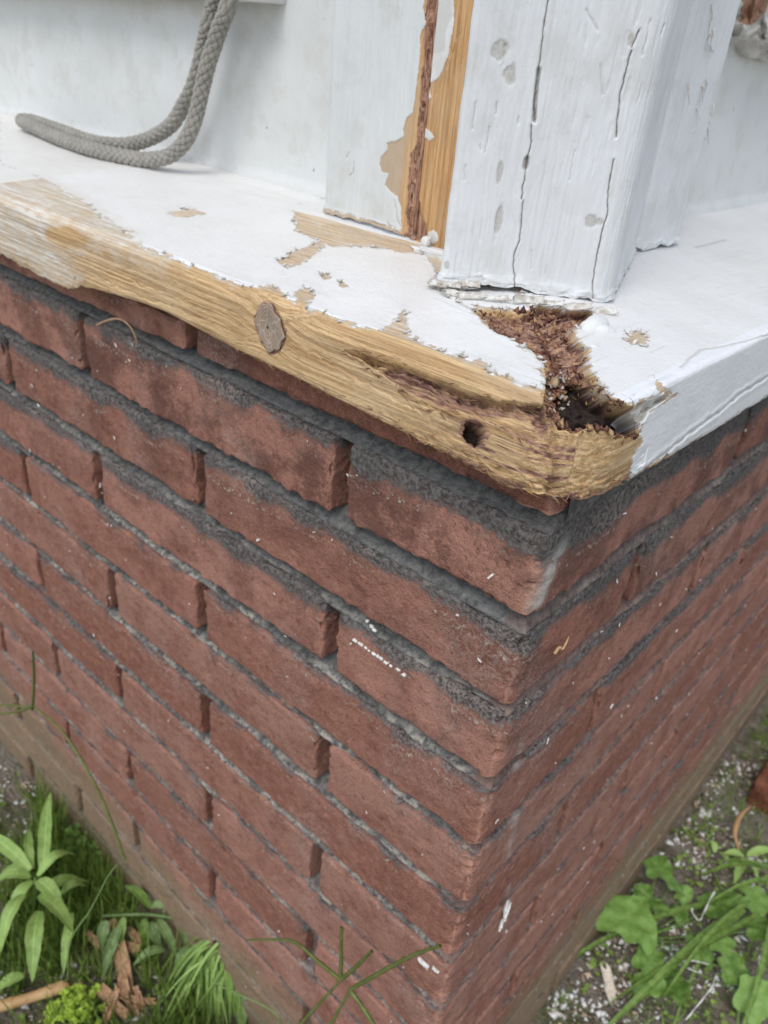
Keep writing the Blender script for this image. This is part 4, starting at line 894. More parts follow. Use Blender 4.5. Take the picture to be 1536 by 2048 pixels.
for i in nr_.choice(pe_i, 150):
    q_ = Pd.reshape(-1, 3)[i]; V, Q = flake(q_ + [0, 0, .35], (rr_.uniform(-.35, .35), rr_.uniform(-.5, .2), 1), nr_.randn(3), rr_.uniform(1.2, 4.0), rr_.uniform(.8, 2.0), .3, .8, .6); b_.add(V, Q)
b_.obj('paint_flakes', M_FLAKE, frame)['kind'] = 'stuff'

# rolled lips of thick paint and filler on the right rim of the cavity
M_FILLER = simple_mat('thick_white_filler', (.68, .68, .67), .45, (.66, .65, .62), 180, .25)
b_ = Bag()
for c, rads in (([(-31, 53, 99.5), (-28.5, 58, 99.9), (-29, 64, 100.0), (-31, 70, 99.8)], [2.6, 4.0, 4.1, 2.0]), ([(-28, 56, 99.8), (-24, 60, 99.4), (-21, 64, 98.8)], [2.4, 2.6, 1.2]), ([(-21.5, 41, 98.4), (-17.5, 40.5, 98.2), (-16, 45, 98.0)], [1.0, 1.3, .8])):
    pa, _ = catmull(c, 26); ra = np.interp(np.linspace(0, 1, 26), np.linspace(0, 1, len(rads)), rads) * (1 + .12 * nr_.randn(26).cumsum() / 5)
    ra = ra * np.sqrt(np.clip(1 - (np.linspace(-1, 1, 26)) ** 8, .02, 1))
    pa[:, 2] -= .6; V, Q = tube(pa, ra, 18); V[:, 2] += .3 * fbm(V[:, 0] / 3, V[:, 1] / 3, V[:, 2] / 3, 6, 2); b_.add(V, Q)
# lumps of old filler where the strip meets the sill
P2, T2 = lump((-140, 88.5, 107), (4.6, 3.5, 5), 3, .12, None, '', None, 4); b_.add(P2, T=T2)
P2, T2 = lump((-128, 84, 103.5), (26, 9, 4.5), 8, .25, None, '', None, 5); b_.add(P2, T=T2)
b_.obj('filler', M_FILLER, frame)

# crumbs of chewed wood and pale frass in the rotten corner, fibres along the torn edges
M_CRUMB = NT('rotten_wood_crumbs'); k = M_CRUMB; t_ = k.attr('tint'); n_ = k.noise(k.pos(), 900, 3, .6)
crumb_c = k.ramp(t_, [(0, (.07, .035, .028)), (.3, (.20, .09, .06)), (.55, (.36, .19, .11)), (.75, (.55, .36, .16)), (.9, (.55, .47, .40)), (1, (.74, .72, .69))])
M_CRUMB = k.done(k.mix(k.math('MULTIPLY', n_, .5), crumb_c, (.10, .05, .04)), .85, k.bump(n_, .5, .0005), .15)
tree_pts = Pd.reshape(-1, 3); aA, bB = A.ravel(), B.ravel(); cavf = cav.ravel(); holef = hole.ravel()
def chip(c, r, seedv):
    q = nr_.randn(3, 3); q, _ = np.linalg.qr(q)
    base = np.array([[1, 0, 0], [-.4, .8, .1], [-.6, -.7, 0], [.1, .1, .9], [0, -.1, -.8]], float) * (1 + .3 * nr_.randn(5, 1))
    base[:, 0] *= seedv
    return np.array(c) + (base * r) @ q, [[0, 1, 3], [1, 2, 3], [2, 0, 3], [1, 0, 4], [2, 1, 4], [0, 2, 4]]
b_ = Bag()
cand = np.where((cavf > .3) & (holef < -1.2))[0]
for i in nr_.choice(cand, 520):
    r = abs(nr_.randn()) * .7 + .3; V, T = chip(tree_pts[i] + NCH * .2, r, rr_.uniform(1, 2)); b_.add(V, T=T, a=float(np.clip(rr_.betavariate(1.6, 2.4) * .85, 0, 1)))
wl_i = np.where((holef > -2.2) & (holef < .2) & (cavf > -.5))[0]
for i in nr_.choice(wl_i, 420):
    r = abs(nr_.randn()) * .55 + .35; V, T = chip(tree_pts[i] + NCH * rr_.uniform(-.6, .8), r, rr_.uniform(1, 2.4)); b_.add(V, T=T, a=rr_.uniform(.15, .8) if tree_pts[i][2] > 84 else rr_.uniform(0, .35))
fc = np.where((np.abs(aA + 3.5) < 5.5) & (np.abs(bB - 80) < 8) & (cavf > 0))[0]
for i in nr_.choice(fc, 120):
    r = abs(nr_.randn()) * .55 + .4; V, T = chip(tree_pts[i] + NCH * rr_.uniform(.3, 4.5), r, rr_.uniform(1, 1.6)); b_.add(V, T=T, a=rr_.choice([.45, .7, .9, .92, .95, .3, .8, .5]))
b_.obj('wood_crumbs', M_CRUMB, frame, smooth=False)['kind'] = 'stuff'
# splinters
b_ = Bag()
def splinter(c, d, L_, w_, tint):
    d = np.array(d, float); d /= np.linalg.norm(d); s_ = np.cross(d, nr_.randn(3)); s_ /= np.linalg.norm(s_); u_ = np.cross(d, s_); bend = nr_.randn(3) * L_ * .07
    c = np.array(c); a = c; m1 = c + d * L_ * .5 + bend; e = c + d * L_
    V = [a + s_ * w_, a - s_ * w_, a + u_ * w_ * .6, m1 + s_ * w_ * .7, m1 - s_ * w_ * .7, m1 + u_ * w_ * .4, e]
    b_.add(V, [[0, 1, 4, 3], [1, 2, 5, 4], [2, 0, 3, 5]], [[3, 4, 6], [4, 5, 6], [5, 3, 6]], a=tint)
gsd = groove.ravel(); gi = np.where((np.abs(gsd) < 1.0) & (cavf < 0))[0]
for i in nr_.choice(gi, 240): splinter(tree_pts[i], np.array([1, 0, 0]) * rr_.choice([-1, 1]) + nr_.randn(3) * .22, rr_.uniform(2, 8), rr_.uniform(.12, .35), rr_.uniform(.45, .78))
ci = np.where((np.abs(cavf) < 1.0) & (holef < -1))[0]
for i in nr_.choice(ci, 200):
    rt = tree_pts[i][0] > -tree_pts[i][1]; dd = np.array([0, 1, 0]) if rt else np.array([1, 0, 0]); splinter(tree_pts[i] - NCH * rr_.uniform(0, 2), dd * rr_.choice([-1, 1]) + nr_.randn(3) * .35, rr_.uniform(1.2, 4.5), rr_.uniform(.1, .28), rr_.uniform(.35, .8))
hi_ = np.where((np.abs(holef) < .8))[0]
for i in nr_.choice(hi_, 45): splinter(tree_pts[i] - NCH * rr_.uniform(0, 4), nr_.randn(3) * np.array([1, 1, .6]), rr_.uniform(1.5, 5), rr_.uniform(.12, .3), rr_.uniform(.2, .75))
lo_i = np.where((E.ravel() < 1.0) & (P[..., 2].ravel() < 68) & (P[..., 0].ravel() > -300) & (paint.ravel() < 0) & (P[..., 1].ravel() < 34))[0]
for i in nr_.choice(lo_i, 330):
    p_ = tree_pts[i]; rt = p_[0] > -p_[1]; dd = np.array([0, 1, 0]) if rt else np.array([1, 0, 0]); splinter(p_, dd * rr_.choice([-1, 1]) + np.array([0, -.1, -.18]) + nr_.randn(3) * .18, rr_.uniform(1.5, 7) * (1.2 if p_[0] > -60 else .8), rr_.uniform(.1, .3), rr_.uniform(.55, .8))
fr_i = np.where((E.ravel() < .6) & (P[..., 2].ravel() > 70) & (P[..., 0].ravel() > -320) & (paint.ravel() < -1) & (P[..., 1].ravel() < 0))[0]
for i in nr_.choice(fr_i, 260): splinter(tree_pts[i], np.array([rr_.choice([-1, 1]), -.12, 0]) + nr_.randn(3) * np.array([.1, .06, .12]), rr_.uniform(1.5, 6), rr_.uniform(.05, .14), rr_.uniform(.68, .8))
# the curled sliver hanging at the right of the hole
pa, _ = catmull([(-8, 40, 88), (-1, 42, 87), (6, 41, 84), (9, 42, 79), (9.5, 43, 75)], 20); V, Q = tube(pa, np.linspace(1.4, .5, 20), 7); b_.add(V, Q, a=.6)
b_.obj('splinters', M_CRUMB, frame, smooth=False)['kind'] = 'stuff'

# paint scrapings that stick to the bricks
M_WHITE = simple_mat('white_paint_scrap', (.80, .79, .76), .6, (.62, .58, .52), 500, .3)
b_ = Bag()
FLc = [(-283.6, 29.8), (-266.2, 35.3), (-270.6, 24.8), (-397.9, -31.7), (-391.7, -44.3), (-294.9, -32.3), (-416.2, -88.4), (-310.2, -102.8), (-319.1, -76), (-335.8, 6.7), (-323, -170), (-314.8, -104), (-159, -39.6), (-257.4, -243), (-134.8, -357.7), (-201, -294), (-18.8, 12.5), (-16.8, -29.5), (-31, -14), (-88.9, -65.7), (-354.8, -224)]
FRc = [(67, 24.3), (80.6, -17.6), (118.6, 59.8), (217.5, -181), (246.5, -245.6), (153, -153.5), (408.5, -360.5), (62.6, -273.5), (52.5, -247), (48.9, -99.5), (128.5, -129), (209.6, -117.5), (164.6, -290.9), (184.8, -302.6), (477, -287), (460, -322), (12.7, -127)]
for _ in range(70): FLc.append((rr_.uniform(-560, -5), rr_.uniform(-500, 35)))
for _ in range(90): FRc.append((rr_.uniform(5, 620), rr_.uniform(-520, 50)))
for q, (s, z) in enumerate(FLc):
    big_ = 1.0 if q < 21 else .55; V, Q = flake((s, -1.0, z), (rr_.uniform(-.4, .4), -1, rr_.uniform(-.3, .5)), nr_.randn(3), rr_.uniform(1.2, 3.4) * big_, rr_.uniform(.6, 1.3) * big_, .3, .6, .5); b_.add(V, Q)
for q, (s, z) in enumerate(FRc):
    big_ = 1.0 if q < 17 else .5; V, Q = flake((.9, s, z), (1, rr_.uniform(-.4, .4), rr_.uniform(-.3, .5)), nr_.randn(3), rr_.uniform(1.5, 4) * big_, rr_.uniform(.7, 1.6) * big_, .3, .6, .5); b_.add(V, Q)
sc_ = b_.obj('paint_scrapings', M_WHITE, None, smooth=False); sc_['kind'] = 'stuff'; tag(sc_, 'tiny white and tan paint scrapings scattered over the red bricks', 'paint scrapings')

# row of dried white paint drips on the brick beside the joint
b_ = Bag()
for (x, z) in [(-87, -63.0), (-84, -62.9), (-82.3, -62.8), (-79.6, -62.9), (-77.4, -63.2), (-74.5, -63.4), (-72, -63.2), (-69.5, -63.2), (-66.4, -63.6), (-63.2, -63.6), (-58.6, -63), (-55, -63.6), (-80.5, -47.0), (-77.3, -48.4), (-75.5, -49.4)]:
    P2, T2 = lump((x, -.4, z), (rr_.uniform(1.4, 3.2), 1.5, rr_.uniform(1.0, 1.9)), int(abs(x)), .3, None, '', None, 2); b_.add(P2, T=T2)
dr_ = b_.obj('paint_drips', M_WHITE, None); tag(dr_, 'row of dried white paint drips on top of a corner brick below the second joint', 'paint drips')
# larger blobs low on the wall
b_ = Bag(); P2, T2 = lump((-16, -.6, -251), (7, 2, 3), 5, .3, None, '', None, 4); b_.add(P2, T=T2); P2, T2 = lump((-8, -.4, -247), (4, 2, 2.4), 6, .3, None, '', None, 4); b_.add(P2, T=T2)
tag(b_.obj('paint_blob', M_WHITE, None), 'shiny white paint blob on the brick near the wall corner, low down', 'paint blob')
b_ = Bag()
for q_ in range(6):
    V, Q = flake((1.4, 52 + rr_.uniform(-2, 2), -247 + q_ * 4.2 - 8), (1, -.3, .2), (0, .35, 1), rr_.uniform(5, 8), rr_.uniform(2, 3.6), .5, .6, .5); b_.add(V, Q)
tag(b_.obj('paint_flake', M_WHITE, None, smooth=False), 'white paint flake stuck on the right brick face near the wall corner, low down', 'paint flake')
# stray plant fibre on the mortar and a straw on the brick
M_STRAW = simple_mat('dry_straw', (.42, .27, .17), .6, (.30, .17, .10), 300, .2)
b_ = Bag(); pa, _ = catmull([(-292.6, -6, 39.8), (-281.4, -8, 45.1), (-269.8, -8, 49.8), (-264.1, -6, 49.7), (-259.9, -4, 45.4), (-258.6, -2.2, 38.2)], 30); V, Q = tube(pa, np.linspace(.8, .5, 30), 7); b_.add(V, Q)
tag(b_.obj('dry_twig', M_STRAW, None), 'bent reddish dry stem lying on the top mortar joint under the sill', 'dry stem')
b_ = Bag(); pa, _ = catmull([(1.8, 39.5, -28.0), (2.8, 36.5, -27.8), (3.0, 33.5, -30.5), (2.2, 31.4, -29), (2.0, 28.5, -31)], 24); V, Q = tube(pa, np.linspace(.35, .8, 24), 7); b_.add(V, Q)
tag(b_.obj('wood_curl', simple_mat('pale_orange_wood', (.60, .38, .20), .7), None), 'small orange wood curl stuck to the right brick face', 'wood shaving')


# ------------------------------------------------------------------ ground
def ground_h(x, y):
    return ZG + 5 * fbm(x / 120, y / 120, 0, 201, 2) + 2.6 * fbm(x / 22, y / 22, 0, 202, 3) + 1.2 * np.abs(fbm(x / 5, y / 5, 0, 203, 2)) * 2
def soil_mat():
    k = NT('soil_and_grit'); p = k.pos(); n1 = k.noise(p, 9, 4, .6); n2 = k.noise(p, 60, 5, .7); n3 = k.noise(p, 380, 4, .7); v = k.voro(p, 260)
    c = k.mix(k.step(n2, .35, .65), (.15, .12, .09), (.33, .28, .22))
    c = k.mix(k.math('MULTIPLY', k.step(n1, .42, .62), .8), c, (.24, .215, .175))
    c = k.mix(k.math('MULTIPLY', k.step(k.noise(p, 28, 4, .7), .52, .62), .65), c, (.085, .105, .03))
    c = k.mix(k.math('MULTIPLY', k.step(n3, .60, .68), .8), c, (.50, .45, .38)); c = k.mix(k.step(n3, .38, .30), c, (.03, .02, .015))
    return k.done(c, .95, k.bump(k.math('ADD', n3, k.math('MULTIPLY', v, .8)), 1, .004), .15)
M_SOIL = soil_mat()
gx = np.unique(np.concatenate([np.array([-60000, -20000, -6000, -2500, -1500]), np.arange(-1000, 400, 4), np.array([600, 1500, 6000, 20000, 60000])])).astype(float)
gy = np.unique(np.concatenate([np.array([-60000, -20000, -6000, -2500, -1000]), np.arange(-420, 1100, 4), np.array([1500, 3000, 8000, 20000, 60000])])).astype(float)
GX, GY = np.meshgrid(gx, gy, indexing='ij')
gr_o = mesh_obj('ground', np.stack([GX, GY, ground_h(GX, GY)], -1), grid_faces(len(gx), len(gy)), M_SOIL); gr_o['kind'] = 'structure'
def gz(x, y): return float(ground_h(np.array([float(x)]), np.array([float(y)]))[0])

def leaf_mat(name, a, b, vein=True, trans=.25):
    k = NT(name); p = k.pos(); u = k.attr('across'); t = k.attr('tint'); n = k.noise(p, 160, 4, .6); n2 = k.noise(p, 900, 3, .6)
    c = k.mix(k.step(n, .35, .68), a, b); c = k.mix(k.math('MULTIPLY', t, .55), c, tuple(min(1, v * 1.55 + .02) for v in b))
    c = k.mix(k.math('MULTIPLY', k.step(u, .13, .02), .55), c, tuple(min(1, v * 1.7 + .03) for v in b)) if vein else c
    c = k.mix(k.math('MULTIPLY', k.step(n2, .62, .7), .3), c, (.45, .48, .38))
    m = k.done(c, .5, k.bump(k.math('ADD', n2, n), .35, .0008), .35)
    tr = k.n('ShaderNodeBsdfTranslucent'); k.set(tr.inputs['Color'], c); mx = k.n('ShaderNodeMixShader'); mx.inputs[0].default_value = trans
    out = [q for q in k.t.nodes if q.type == 'OUTPUT_MATERIAL'][0]
    k.t.links.new(k.b.outputs[0], mx.inputs[1]); k.t.links.new(tr.outputs[0], mx.inputs[2]); k.t.links.new(mx.outputs[0], out.inputs[0])
    return m
M_LEAF = leaf_mat('lance_leaf', (.17, .28, .055), (.29, .42, .12))
M_LEAF2 = leaf_mat('grey_green_leaf', (.10, .175, .045), (.21, .30, .11))
M_STRAP = leaf_mat('strap_leaf', (.10, .185, .028), (.21, .32, .07))
M_ROUND = leaf_mat('round_leaf', (.10, .21, .03), (.22, .36, .085))
M_FRILL = leaf_mat('bright_frill', (.24, .40, .02), (.40, .55, .07), False)
M_GRASS = leaf_mat('grass_blade', (.12, .21, .03), (.27, .38, .08), False)
M_OLIVE = leaf_mat('olive_stalk', (.12, .15, .03), (.20, .23, .07), False)

class LBag(Bag):
    def __init__(s): super().__init__(); s.U = []
    def leaf(s, a, b, w, arch, tint=0., n=12, side=None, shape=None, m=5, cup=.25, twist=.3):
        a, b = np.array(a, float), np.array(b, float); d = b - a; L = np.linalg.norm(d) + 1e-6; d0 = d / L
        sd = np.cross(d0, [0, 0, 1.]); sd = sd / (np.linalg.norm(sd) + 1e-6) if side is None else np.array(side, float)
        up = np.cross(sd, d0); ang = rr_.uniform(-twist, twist)
        V, U = [], []
        for i in range(n):
            t = i / (n - 1); c = a + d * t + np.array([0, 0, 1.]) * arch * math.sin(math.pi * min(1, t * 1.0)) + sd * .06 * L * math.sin(3.1 * t + ang * 9) * .5
            ww = (shape(t) if shape else (math.sin(math.pi * min(1, .06 + t * .94) ** .85) ** .75)) * w / 2
            an = ang + .5 * t * ang; sx = sd * math.cos(an) + up * math.sin(an); uy = np.cross(sx, d0)
            for j in range(m):
                v = 2 * j / (m - 1) - 1; V.append(c + sx * ww * v * (1 + .05 * math.sin(t * 23 + v * 2)) + uy * (abs(v) * cup * ww) + uy * .5 * math.sin(t * 17 + v * 2.2) * .4); U.append(abs(v))
        Q = grid_faces(n, m); s.add(V, Q, a=tint); s.U.append(np.array(U))
    def rod(s, pts, r, n=None, m=6, tint=.2):
        pa, L = catmull(pts, n or max(8, int(len(pts) * 7))); V, Q = tube(pa, np.linspace(r, r * .6, len(pa)) if np.isscalar(r) else np.interp(np.linspace(0, 1, len(pa)), np.linspace(0, 1, len(r)), r), m); s.add(V, Q, a=tint); s.U.append(np.full(len(V), .8))
    def done(s, name, mat, parent=None):
        o = s.obj(name, mat, parent); me = o.data
        if len(me.vertices) == sum(len(u) for u in s.U):
            at = me.attributes.new('across', 'FLOAT', 'POINT'); at.data.foreach_set('value', np.concatenate(s.U).astype(np.float32))
        return o

# lance-leaved weed, left foreground
ap = PG['A_apex']
wa = thing('leafy_weed', 'tall weed with long lance shaped pale green leaves at the left edge', 'weed', (ap[0] - 18, ap[1] - 2, ZG))
st = LBag(); st.rod([(ap[0] - 18, ap[1] - 2, ZG), (ap[0] - 9, ap[1] - 1, -515), ap], 2.6); st.done('stem', M_LEAF, wa)
for a, b, w, ar in PG['A']:
    lf = LBag(); lf.leaf(a, b, w * .95, ar, rr_.uniform(.2, .8), 16); lf.done('leaf', M_LEAF, wa)
# trailing weed against the wall
b0 = PG['Bstem'][0]; wb_ = thing('trailing_weed', 'sprawling grey green weed with curved stem right of the tall weed', 'weed', (b0[0], b0[1], ZG))
st = LBag(); st.rod(PG['Bstem'], 2.2, 60); st.rod(PG['Btwig'], .9, 30); st.done('stem', M_LEAF2, wb_)
for i, (a, b, w, ar) in enumerate(PG['B']):
    lf = LBag(); lf.leaf(a, b, w * .9, ar, rr_.uniform(0, .6), 14); lf.done('leaf', M_LEAF2 if i % 3 else M_STRAP, wb_)

def frill(name, label, cen, R_, n, mat, cat='seedling', size=4.5):
    g = gz(cen[0], cen[1]); root = thing(name, label, cat, (cen[0], cen[1], g), 'frilly seedlings at the left')
    st = LBag(); lf = LBag()
    for i in range(n):
        a = rr_.uniform(0, 6.28); r = R_ * math.sqrt(rr_.random()); e = np.array([cen[0] + r * math.cos(a), cen[1] + r * math.sin(a), cen[2] + rr_.uniform(-6, 4) - r * .35])
        st.rod([(cen[0], cen[1], g), (np.array([cen[0], cen[1], g]) + e) / 2 + [0, 0, 4], e], .5, 6, 4)
        for j in range(7):
            aa = rr_.uniform(0, 6.28); d = np.array([math.cos(aa), math.sin(aa), rr_.uniform(-.1, .5)]) * size * rr_.uniform(.6, 1.2); lf.leaf(e, e + d, size * .75, .8, rr_.uniform(0, 1), 5, m=3)
    st.done('stem', mat, root); o = lf.done('leaves', mat, root); o['kind'] = 'stuff'; return root
# narrow-leaved grass tuft leaning against the wall foot
ft = thing('grass_tuft', 'dense tuft of bright narrow grass blades at the wall foot, bottom left', 'grass tuft', (PG['fan'][0][0], PG['fan'][0][1], ZG))
for q in range(64):
    a = np.array(PG['fan'][rr_.randrange(2)], float) + nr_.randn(3) * [7, 5, 6]; b = np.array(PG['fan'][2 + rr_.randrange(6)], float) + nr_.randn(3) * [12, 9, 5]
    if b[1] > -4: b[1] = -4
    lf = LBag(); lf.leaf(a, b, rr_.uniform(2.2, 5.5), rr_.uniform(6, 22), rr_.uniform(0, .9), 12, shape=lambda t: (min(1, t * 5 + .4) * (1 - t) ** .5)); lf.done('leaf', M_STRAP if q % 3 else M_LEAF, ft)
frill('frilly_seedling', 'low bright yellow green frilly seedling at the bottom left edge beside the tan stick', PG['frill'][0], 22, 60, M_FRILL)
frill('frilly_seedling', 'feathery mid green seedling under the tall weed, close to the wall', PG['bush'][0], 26, 46, M_ROUND, size=5)
frill('frilly_seedling', 'dark feathery seedling lower down between the tall weed and the wall', PG['bush'][3], 22, 30, M_STRAP, size=5)

# grass stalks with finger-like seed heads
def stalk(key, label, r=.9, beads=True, grp='grass stalks in front of the wall', mat=None):
    lines = PG[key]; base = lines[0][0]
    root = thing('grass_stalk', label, 'grass stalk', base, grp)
    for i, ln in enumerate(lines):
        s_ = LBag(); s_.rod(ln, [r * .9, r * .8, r * .55], 34, 6, .3)
        if beads and i in (1, 2) :
            pa, L = catmull(ln, 60)
            for j in range(4, 58, 1):
                d = pa[min(59, j + 1)] - pa[j - 1]; d /= np.linalg.norm(d); sdv = np.cross(d, nr_.randn(3)); sdv /= np.linalg.norm(sdv)
                s_.leaf(pa[j] + sdv * r * .5, pa[j] + d * 2.0 + sdv * r * 1.0, .7, .05, rr_.random() * .5, 4, m=3)
        s_.done('stem' if i == 0 else ('seed_spike' if i < 3 else 'side_blade'), mat or M_OLIVE, root)
    return root
stalk('seed1', 'green grass stalk with three finger spikes in front of the lower bricks', 1.25)
stalk('seed2', 'grass stalk beside it with one long slanting spike pointing right', 1.3)
stalk('seed3', 'blurred olive grass stalk in front of the bricks at the left edge', 1.3)
for i, ln in enumerate(PG['stalks']):
    r_ = thing('grass_stalk', ['long thin bare stalk rising from beside the tan stick past the tall weed', 'short thin stalk beside the trailing weed', 'bent stalk against the wall foot at the bottom'][i], 'grass stalk', ln[0], 'grass stalks in front of the wall')
    s_ = LBag(); s_.rod(ln, .9, 40, 6, .6); s_.done('stem', M_LEAF2, r_)

# tan reed stick and wood shards from the rotten sill
M_REED = simple_mat('tan_reed', (.55, .36, .18), .5, (.45, .27, .12), 60, .15)
rd_ = LBag(); pa, L = catmull(PG['stick'], 60); ra = 4.6 + .35 * np.sin(np.linspace(0, 9, 60)); ra[18:20] += .6; ra[46:48] += .6; ra[-4:] = [4, 3.2, 2.2, 1.0]
V, Q = tube(pa, ra, 16); rd_.add(V, Q); rd_.U.append(np.zeros(len(V))); tag(rd_.done('reed_stick', M_REED), 'smooth tan reed stick lying in the grass at the bottom left', 'stick')
def shard_mat():
    k = NT('splintered_pine'); p = k.pos(); n = k.noise(k.mapping(p, (1, 1, 1)), 300, 4, .7); n2 = k.noise(p, 60, 3, .6)
    return k.done(k.mix(k.step(n, .3, .7), k.mix(n2, (.62, .42, .24), (.45, .27, .15)), (.30, .16, .09)), .8, k.bump(n, .7, .001), .2)
M_SHARD = shard_mat()
SH_LAB = ['large upright pale wood shard', 'narrow orange wood shard overlapping the largest one', 'short reddish wood chip above the largest shard', 'slanting tan wood chip left of the trailing weed', 'flat pale chip across the top of the largest shard', 'splintered brown chip near the frilly seedling', 'small pale sliver right of the largest shard', 'small tan chip near the wall behind the stem', 'thin tan splinter lying left of the largest shard', 'tiny brown chip beside the reed stick end', 'low tan chip right of the largest shard']
for (a, b, w), lab in zip(PG['shards'], SH_LAB):
    a, b = np.array(a, float), np.array(b, float); d = b - a; L = np.linalg.norm(d); s_ = Bag()
    V, Q = flake((a + b) / 2 + [0, 0, 3], (rr_.uniform(-.25, .25), rr_.uniform(-.4, .1), 1), d, L, w, 2.2, .1, .7); s_.add(V, Q)
    for q in range(5):
        o_ = nr_.randn(3) * [2, 2, 1]; V, Q = flake(a + d * rr_.uniform(.3, .8) + [0, 0, 4.5] + o_, (rr_.uniform(-.3, .3), -.2, 1), d + nr_.randn(3) * 2, L * rr_.uniform(.3, .6), w * .25, 1.0, .1, .6); s_.add(V, Q)
    tag(s_.obj('wood_shard', M_SHARD, None, smooth=False), lab + ' on the ground at the left', 'wood shard', 'wood shards on the ground at the left')

# round lobed weed, right of the wall
rc = PG['round'][0][0]; rw = thing('round_leaf_weed', 'low weed with broad round lobed leaves growing against the right wall foot', 'weed', (rc[0] + 12, rc[1] + 20, ZG))
st = LBag()
for c, r in PG['round']:
    c = np.array(c, float); lf = LBag(); nn, mm = 8, 36; V, U = [], []; ph = rr_.uniform(0, 6); tl = nr_.randn(2) * .22 + [-.1, -.25]
    for i in range(nn):
        f = i / (nn - 1)
        for j in range(mm):
            th_ = j / (mm) * 2 * math.pi; lob = 1 + .13 * math.cos(5 * th_ + ph) - .35 * math.exp(-((th_ - math.pi) / .35) ** 2) + .03 * math.sin(17 * th_ + ph)
            x = f * r * lob * math.cos(th_); y = f * r * lob * math.sin(th_); z = .16 * r * f * f * math.cos(5 * th_ + ph + math.pi) * .6 + tl[0] * x + tl[1] * y + 1.2 * math.sin(x * .5) * f
            ca, sa = math.cos(ph), math.sin(ph); V.append(c + [x * ca - y * sa, x * sa + y * ca, z]); U.append(.03 + abs(math.sin(2.5 * th_ + ph / 2)) * .9 * f + (1 - f) * .1)
    i = np.arange(nn - 1)[:, None] * mm; j = np.arange(mm)[None]; j2 = (j + 1) % mm
    lf.add(V, np.stack([i + j, i + j2, i + mm + j2, i + mm + j], -1).reshape(-1, 4), a=rr_.uniform(0, .8)); lf.U.append(np.array(U)); lf.done('leaf', M_ROUND, rw)
    st.rod([(rc[0] + 12, rc[1] + 20, ZG), (c + np.array([rc[0] + 12, rc[1] + 20, ZG])) / 2 + [0, 0, -3], c - [0, 0, .5]], .9, 10, 5)
st.done('stem', M_ROUND, rw)
# strap-leaved clump
c0 = PG['strap'][0][0]; sw = thing('strap_leaf_clump', 'clump of long dark green arching strap leaves at the bottom right', 'grass clump', (c0[0], c0[1], ZG))
for qq, (a, b, w, ar) in enumerate(PG['strap']):
    if qq in (0, 1, 3, 4, 5, 7, 9, 10, 12, 13): continue
    for q in range(3):
        lf = LBag(); j_ = nr_.randn(3) * [16, 16, 4] * (q > 0); lf.leaf(np.array(a) + j_, np.array(b) + j_ * 2.2 - [0, 0, 6], w * (.62 if not q else .42), ar, rr_.uniform(0, .35), 18, shape=lambda t: (min(1, t * 6 + .4) * (1 - t) ** .45)); lf.done('leaf', M_STRAP, sw)
s0 = PG['seedl'][0][0]; sd_ = thing('small_seedling', 'tiny pale green seedling with narrow spread leaves at the right edge', 'seedling', (s0[0], s0[1], ZG))
for a, b, w, ar in PG['seedl']:
    lf = LBag(); lf.leaf(a, b, w, ar, .9, 9); lf.done('leaf', M_FRILL if False else M_LEAF, sd_)
st = LBag(); st.rod([(s0[0], s0[1], ZG), (s0[0] + 1, s0[1], -536), s0], .8, 8, 5); st.done('stem', M_STRAW, sd_)
pe = LBag(); pe.rod(PG['petal'], [1.2, 3.0, 2.6, .8], 24, 8); tag(pe.done('dry_petal', simple_mat('orange_brown_petal', (.50, .30, .14), .6)), 'curved orange brown dry stalk on the grit at the right', 'dry stalk')
for k_, lab in (('curl1', 'hooked white paint curl on the round leaves'), ('curl2', 'straight white paint strip above the longest curl'), ('curl3', 'longest white paint curl lying across the strap leaves'), ('curl4', 'short white paint scrap under the straight strip')):
    c_ = LBag(); pa, L = catmull(PG[k_], 40); sdv = np.array([.6, .3, .2]); V = []
    for i, p_ in enumerate(pa):
        w_ = 1.8 + .8 * math.sin(i * .5) * (k_ != 'curl2'); V += [p_ - sdv * w_ * .7, p_ + [0, 0, 1.1 + .4 * math.sin(i)], p_ + sdv * w_ * .7, p_ - [0, 0, .5]]
    i = np.arange(39)[:, None] * 4; j = np.arange(4)[None]; j2 = (j + 1) % 4
    c_.add(V, np.stack([i + j, i + j2, i + 4 + j2, i + 4 + j], -1).reshape(-1, 4)); c_.U.append(np.zeros(len(V)))
    tag(c_.done('paint_curl', M_WHITE), lab, 'paint curl', 'curled paint scrapings at the bottom right')
ca_, cb_ = np.array(PG['chipR'], float); s_ = Bag(); V, Q = flake((ca_ + cb_) / 2 + [0, 0, 2], (.1, -.2, 1), cb_ - ca_, np.linalg.norm(cb_ - ca_), 11, 1.2, .15, .9); s_.add(V, Q)
tag(s_.obj('wood_shard', simple_mat('pale_cream_chip', (.72, .63, .50), .7), None, smooth=False), 'pointed cream wood chip on the grit right of the wall foot', 'wood shard')
